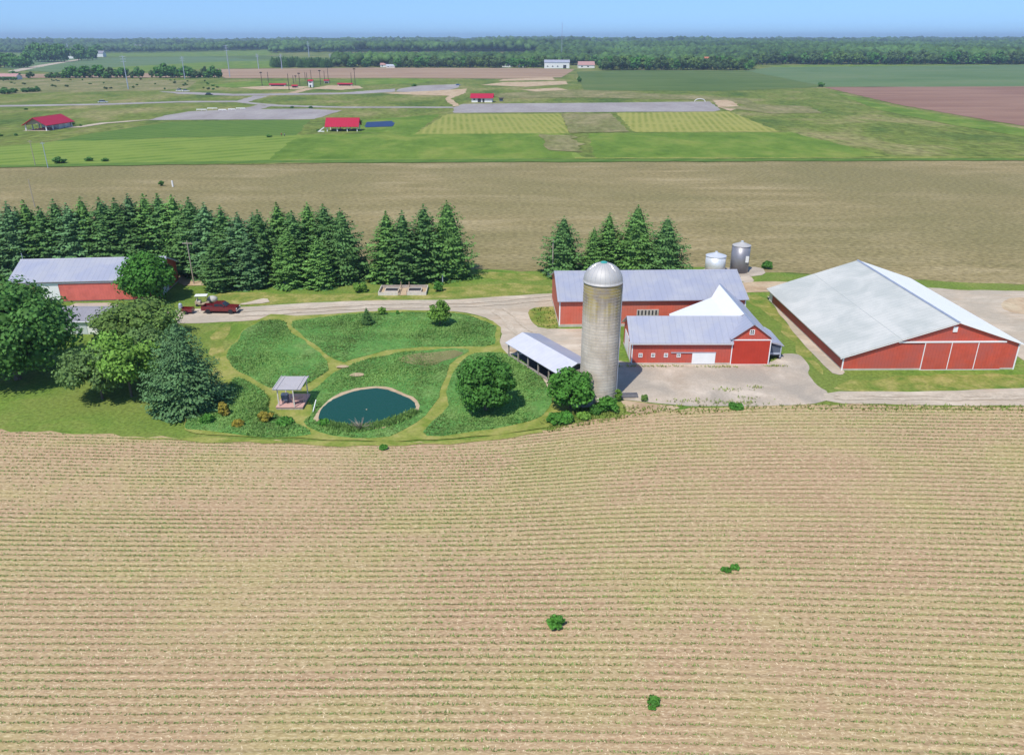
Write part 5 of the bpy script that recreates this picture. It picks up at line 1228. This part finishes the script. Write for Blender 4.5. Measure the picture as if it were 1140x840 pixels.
ordx=sorted(range(len(rowA)),key=lambda i:rowA[i][0])
for r_,i in enumerate(ordx):
    px,py,h,w,k=rowA[i];x,y,_=P(px,py);ftree(k,x,y,0,h,w,f'tree, {ordw[r_]} from the left of the tree row across the left middle distance','trees of the left middle distance row')
trow([(54+i*3.5,87,5+i%2*1.5,8,'qps'[i%3]) for i in range(7)],'low tree at the left end of the middle distance row','low trees of the left middle distance row')
x,y,_=P(34,87.5);ftree('p',x,y,0,7.5,8.5,'lone round tree right of the pinkish ranch house','lone trees left')
x,y,_=P(17,85.5);ftree('q',x,y,0,7,12,'tree behind the right end of the pinkish ranch house','lone trees left')
trow([(0+i*3.4,89.5,4,5,'sq'[i%2]) for i in range(6)],'bush in front of the pinkish ranch house','bushes at the ranch house')
trow([(-16+i*4.2+random.random(),75+random.random(),17+random.random()*6,20,'q') for i in range(12)],'dark tree in the far left clump above the ranch house','far left tree clump')
trow([(36+i*3.6,68.5+random.random(),24+random.random()*14,26,'q') for i in range(11)],'dark tree in the far clump left of the white farm shed','tree clump left of the farm shed')
trow([(88,68,34,30,'q'),(91,67,26,22,'s'),(98,67,22,24,'q'),(103,67,28,24,'q'),(110,62.5,32,30,'q')],'dark tree right of the far white farm shed','trees right of the farm shed')
# pine block
k=0
for i in range(26):
    px=303+i*2.6+random.random();x,y,_=P(px,75.5-random.random()*1.0);r_=None
    me,inn,tk=SPR['abcd'[i%4]]
    r=empty('pine_tree',(x,y,0),i,'dark pine in the block left of the white house with reddish roof','tree','pine block');h=15+3*random.random();r.scale=(1.9,1.9,h/14)
    for n,d in(('crown',me),('inner_branches',inn),('trunk',tk)):
        o=bpy.data.objects.new(n,d);COL.objects.link(o);o.parent=r
# edges of the big wood
g=random.Random(4)
seg=[(372,425,74.5,11,'wood edge tree left of the small white houses','wood edge left of the small houses',17),
     (436,560,76,27,'wood edge tree between the small white houses and the white barn','wood edge left of the white barn',17),
     (563,606,76,9,'wood edge tree just left of the white barn','wood edge just left of the white barn',17),
     (628,668,73,9,'tree behind the pinkish roofed house right of the white barn','wood edge behind the pinkish house',16),
     (668,835,78.5,46,'wood edge tree right of the white barn','wood edge right of the white barn',19),
     (836,1150,72.5,60,'wood edge tree beyond the teal green field on the right','wood edge beyond the teal field',23)]
for x0,x1,yy,n,l,gr_,hh in seg:
    for i in range(n):
        px=x0+(x1-x0)*(i+.5+g.uniform(-.4,.4))/n;py=yy-g.random()*1.2
        x,y,_=P(px,py);h=hh*g.uniform(.7,1.1);ftree(g.choice('ppqrs'),x,y,float(terr(x,y)),h,h*g.uniform(.75,1.05),l,gr_)
x,y,_=P(392,75.3);ftree('q',x,y,0,15,16,'dark lone tree at the brown field edge left of the small white houses','lone field edge trees')
x,y,_=P(408.5,75.3);ftree('q',x,y,0,15,17,'second dark lone tree at the far edge of the brown field','lone field edge trees')
x,y,_=P(645,92);ftree('q',x,y,0,6.5,4.5,'small upright tree at the left corner of the dark crop field',None)
x,y,_=P(914,97);ftree('q',x,y,0,4.5,6,'dark bush at the left corner of the ploughed field',None,'far_bush','bush')
# low dark hedges and scrub bushes
for px,py,w,l in((5,105,9,'dark hedge clump at the left edge of the scrub land'),(14,104,8,'dark hedge clump right beside the left edge one'),(29,103,7,'dark low hedge left part on the mown slope'),(36,102.6,7,'dark low hedge middle part on the mown slope'),(42,102,6,'dark low hedge right part on the mown slope'),(18,151.5,1.6,'dark bush right of the pavilion path in the left mown field'),(1,152,2,'dark bush at the left edge near the pavilion'),(29,122.5,2.4,'dark bush below the park road above the pavilion'),(80,139,3.4,'dark bush at the right end of the left crimson pavilion'),(90,141,1.6,'small bush on the path right of the left pavilion'),(67,182,4.5,'low flat bush at the field edge near the wooden poles'),(99,179.5,3.,'left one of two bushes at the mown field edge'),(117,180,2.6,'right one of two bushes at the mown field edge'),(354,146.5,1.6,'tiny bush left of the near picnic shelter'),(300,153,2.5,'low bush left of the two people'),(346,121,3,'left small tree in the island by the left gravel lot'),(325,120.5,2.6,'right small tree in the island by the left gravel lot'),(399,137,4,'dark bush between the picnic shelter and the blue pond'),(461,96.5,5,'dark hedge at the left end of the upper gravel lot')):
    x,y,_=P(px,py);ftree('q',x,y,0,max(1.3,w*.55),w,l,None,'far_bush','bush')
for i in range(46):
    px=g.uniform(-5,245);py=g.uniform(89,101)
    x,y,_=P(px,py);ftree(g.choice('rps'),x,y,0,g.uniform(1.,2.4),g.uniform(1.5,4),'small bush dotted over the scrub land left of the ball fields','bushes of the scrub land','far_bush','bush')
# the woods behind: nobody could count them
def woods():
    bv,bf=ICO[1];bv2=bv*np.array([1,1,.85])
    V=[];Fc=[];T=[];o=0
    def put(xc,yc,hh,keep):
        nonlocal o
        z=terr(xc,yc)
        n=len(xc);r=hh*.42
        jit=1+.22*rng.normal(size=(n,len(bv),1)).clip(-1.5,1.5)
        vv=bv2[None]*jit*r[:,None,None]*np.array([1.05,1.05,1.])
        vv[:,:,0]+=xc[:,None];vv[:,:,1]+=yc[:,None];vv[:,:,2]+=(z+hh*.66)[:,None]
        V.append(vv.reshape(-1,3));Fc.append((bf[None]+(np.arange(n)*len(bv))[:,None,None]+o).reshape(-1,3));o+=n*len(bv)
        t=(.4*rng.random(n)+.16+.22*fbm(xc,yc*.6,.008,2)+.16*fbm(xc,yc,.03,5)).clip(0,1);T.append((np.repeat(t,len(bf))*.85+.15*rng.random(n*len(bf))))
    def band(d0,d1,px0,px1,sp,h0,gapfn=None):
        n=int((d1-d0)*((px1-px0)/F*(d0+d1)/2)/sp**2)
        y=rng.uniform(d0,d1,n);px=rng.uniform(px0,px1,n);x=(px-570)/F*(y*cT+HC*sT)
        k=np.ones(n,bool)
        if gapfn: k=gapfn(px,y)
        x=x[k];y=y[k];put(x,y,h0*rng.uniform(.65,1.25,len(x))*(1+.22*np.clip(fbm(x,y*.5,.0045,1),-1,1)),None)
    # right wood behind the teal field
    band(1560,2600,825,1230,13,19)
    band(1290,1900,668,840,12,17,lambda px,y:(px<786)|(px>812)|(y>1330))
    band(1900,2600,600,840,14,18)
    band(1400,1900,372,606,12,15,lambda px,y:(y>1400+0*px))
    band(1500,1900,606,668,12,14,lambda px,y:y>1480)
    # next line behind a strip of field
    band(2500,3100,300,900,17,22)
    band(2900,3600,-60,480,20,20)
    band(2600,4200,560,1230,22,21)
    band(4200,7000,-120,1260,42,30)
    band(3600,4400,-120,600,26,22)
    v=np.concatenate(V);f=np.concatenate(Fc);t=np.concatenate(T)
    ob=fastmesh('distant_woods',v,f,'leaf_woods',tint=t);tag(ob,'broad green woods covering the hills along the horizon','woods',kind='stuff')
    print('woods faces',len(f))
woods()
# ================================================================ light, air, camera
SC.world=bpy.data.worlds.new('World');SC.world.use_nodes=True;nt=SC.world.node_tree
bg=nt.nodes['Background'];sky=nt.nodes.new('ShaderNodeTexSky');sky.sky_type='NISHITA';sky.sun_disc=False
EL=R(57);AZ=R(28)   # shadows fall away from the camera and AZ to the right
sky.sun_elevation=EL;sky.sun_rotation=R(180)+AZ
sky.altitude=200;sky.air_density=1.0;sky.dust_density=.15;sky.ozone_density=5.0
tc=nt.nodes.new('ShaderNodeTexCoord');mp=nt.nodes.new('ShaderNodeMapping');mp.inputs['Location'].default_value=(0,0,.12)
lk(nt,tc.outputs['Generated'],mp.inputs[0]);vn=nt.nodes.new('ShaderNodeVectorMath');vn.operation='NORMALIZE';lk(nt,mp.outputs[0],vn.inputs[0]);lk(nt,vn.outputs[0],sky.inputs[0])
tn=nt.nodes.new('ShaderNodeVectorMath');tn.operation='MULTIPLY';tn.inputs[1].default_value=(.93,1.03,1.09);lk(nt,sky.outputs[0],tn.inputs[0])
lk(nt,tn.outputs[0],bg.inputs[0]);bg.inputs[1].default_value=.15
sun=bpy.data.lights.new('Sun','SUN');sun.energy=4.3;sun.angle=R(.53);sun.color=(1,.955,.87)
so=bpy.data.objects.new('Sun',sun);COL.objects.link(so)
from mathutils import Vector
ldir=Vector((math.sin(AZ)*math.cos(EL),math.cos(AZ)*math.cos(EL),-math.sin(EL)))
so.rotation_euler=ldir.to_track_quat('-Z','Y').to_euler()
HAZE=True
if HAZE:
    hb=B().box(-9900,9900,-300,11900,-1.,110.)
    me=bpy.data.meshes.new('haze');me.from_pydata(hb.v,[],hb.f);o=bpy.data.objects.new('haze',me);COL.objects.link(o)
    m=bpy.data.materials.new('haze');m.use_nodes=True;n=m.node_tree;n.nodes.clear()
    out=n.nodes.new('ShaderNodeOutputMaterial');pv=n.nodes.new('ShaderNodeVolumePrincipled')
    pv.inputs['Color'].default_value=(.62,.78,1,1);pv.inputs['Density'].default_value=.00013;pv.inputs['Anisotropy'].default_value=.2
    n.links.new(pv.outputs[0],out.inputs['Volume']);me.materials.append(m);tag(o,'thin pale blue summer haze over the land','haze',kind='stuff')
cam=bpy.data.cameras.new('Camera');cam.sensor_width=36;cam.sensor_fit='HORIZONTAL';cam.lens=36*F/1140;cam.clip_end=60000;cam.clip_start=.5
co=bpy.data.objects.new('Camera',cam);COL.objects.link(co);co.location=(0,0,HC);co.rotation_euler=(R(90)-TLT,0,0);SC.camera=co
SC.view_settings.view_transform='Standard';SC.view_settings.look='None';SC.view_settings.gamma=1;SC.view_settings.exposure=.13
try: SC.view_settings.use_curve_mapping=False
except Exception: pass
SC.render.engine='CYCLES';SC.cycles.volume_bounces=0;SC.cycles.max_bounces=6;SC.cycles.transparent_max_bounces=4
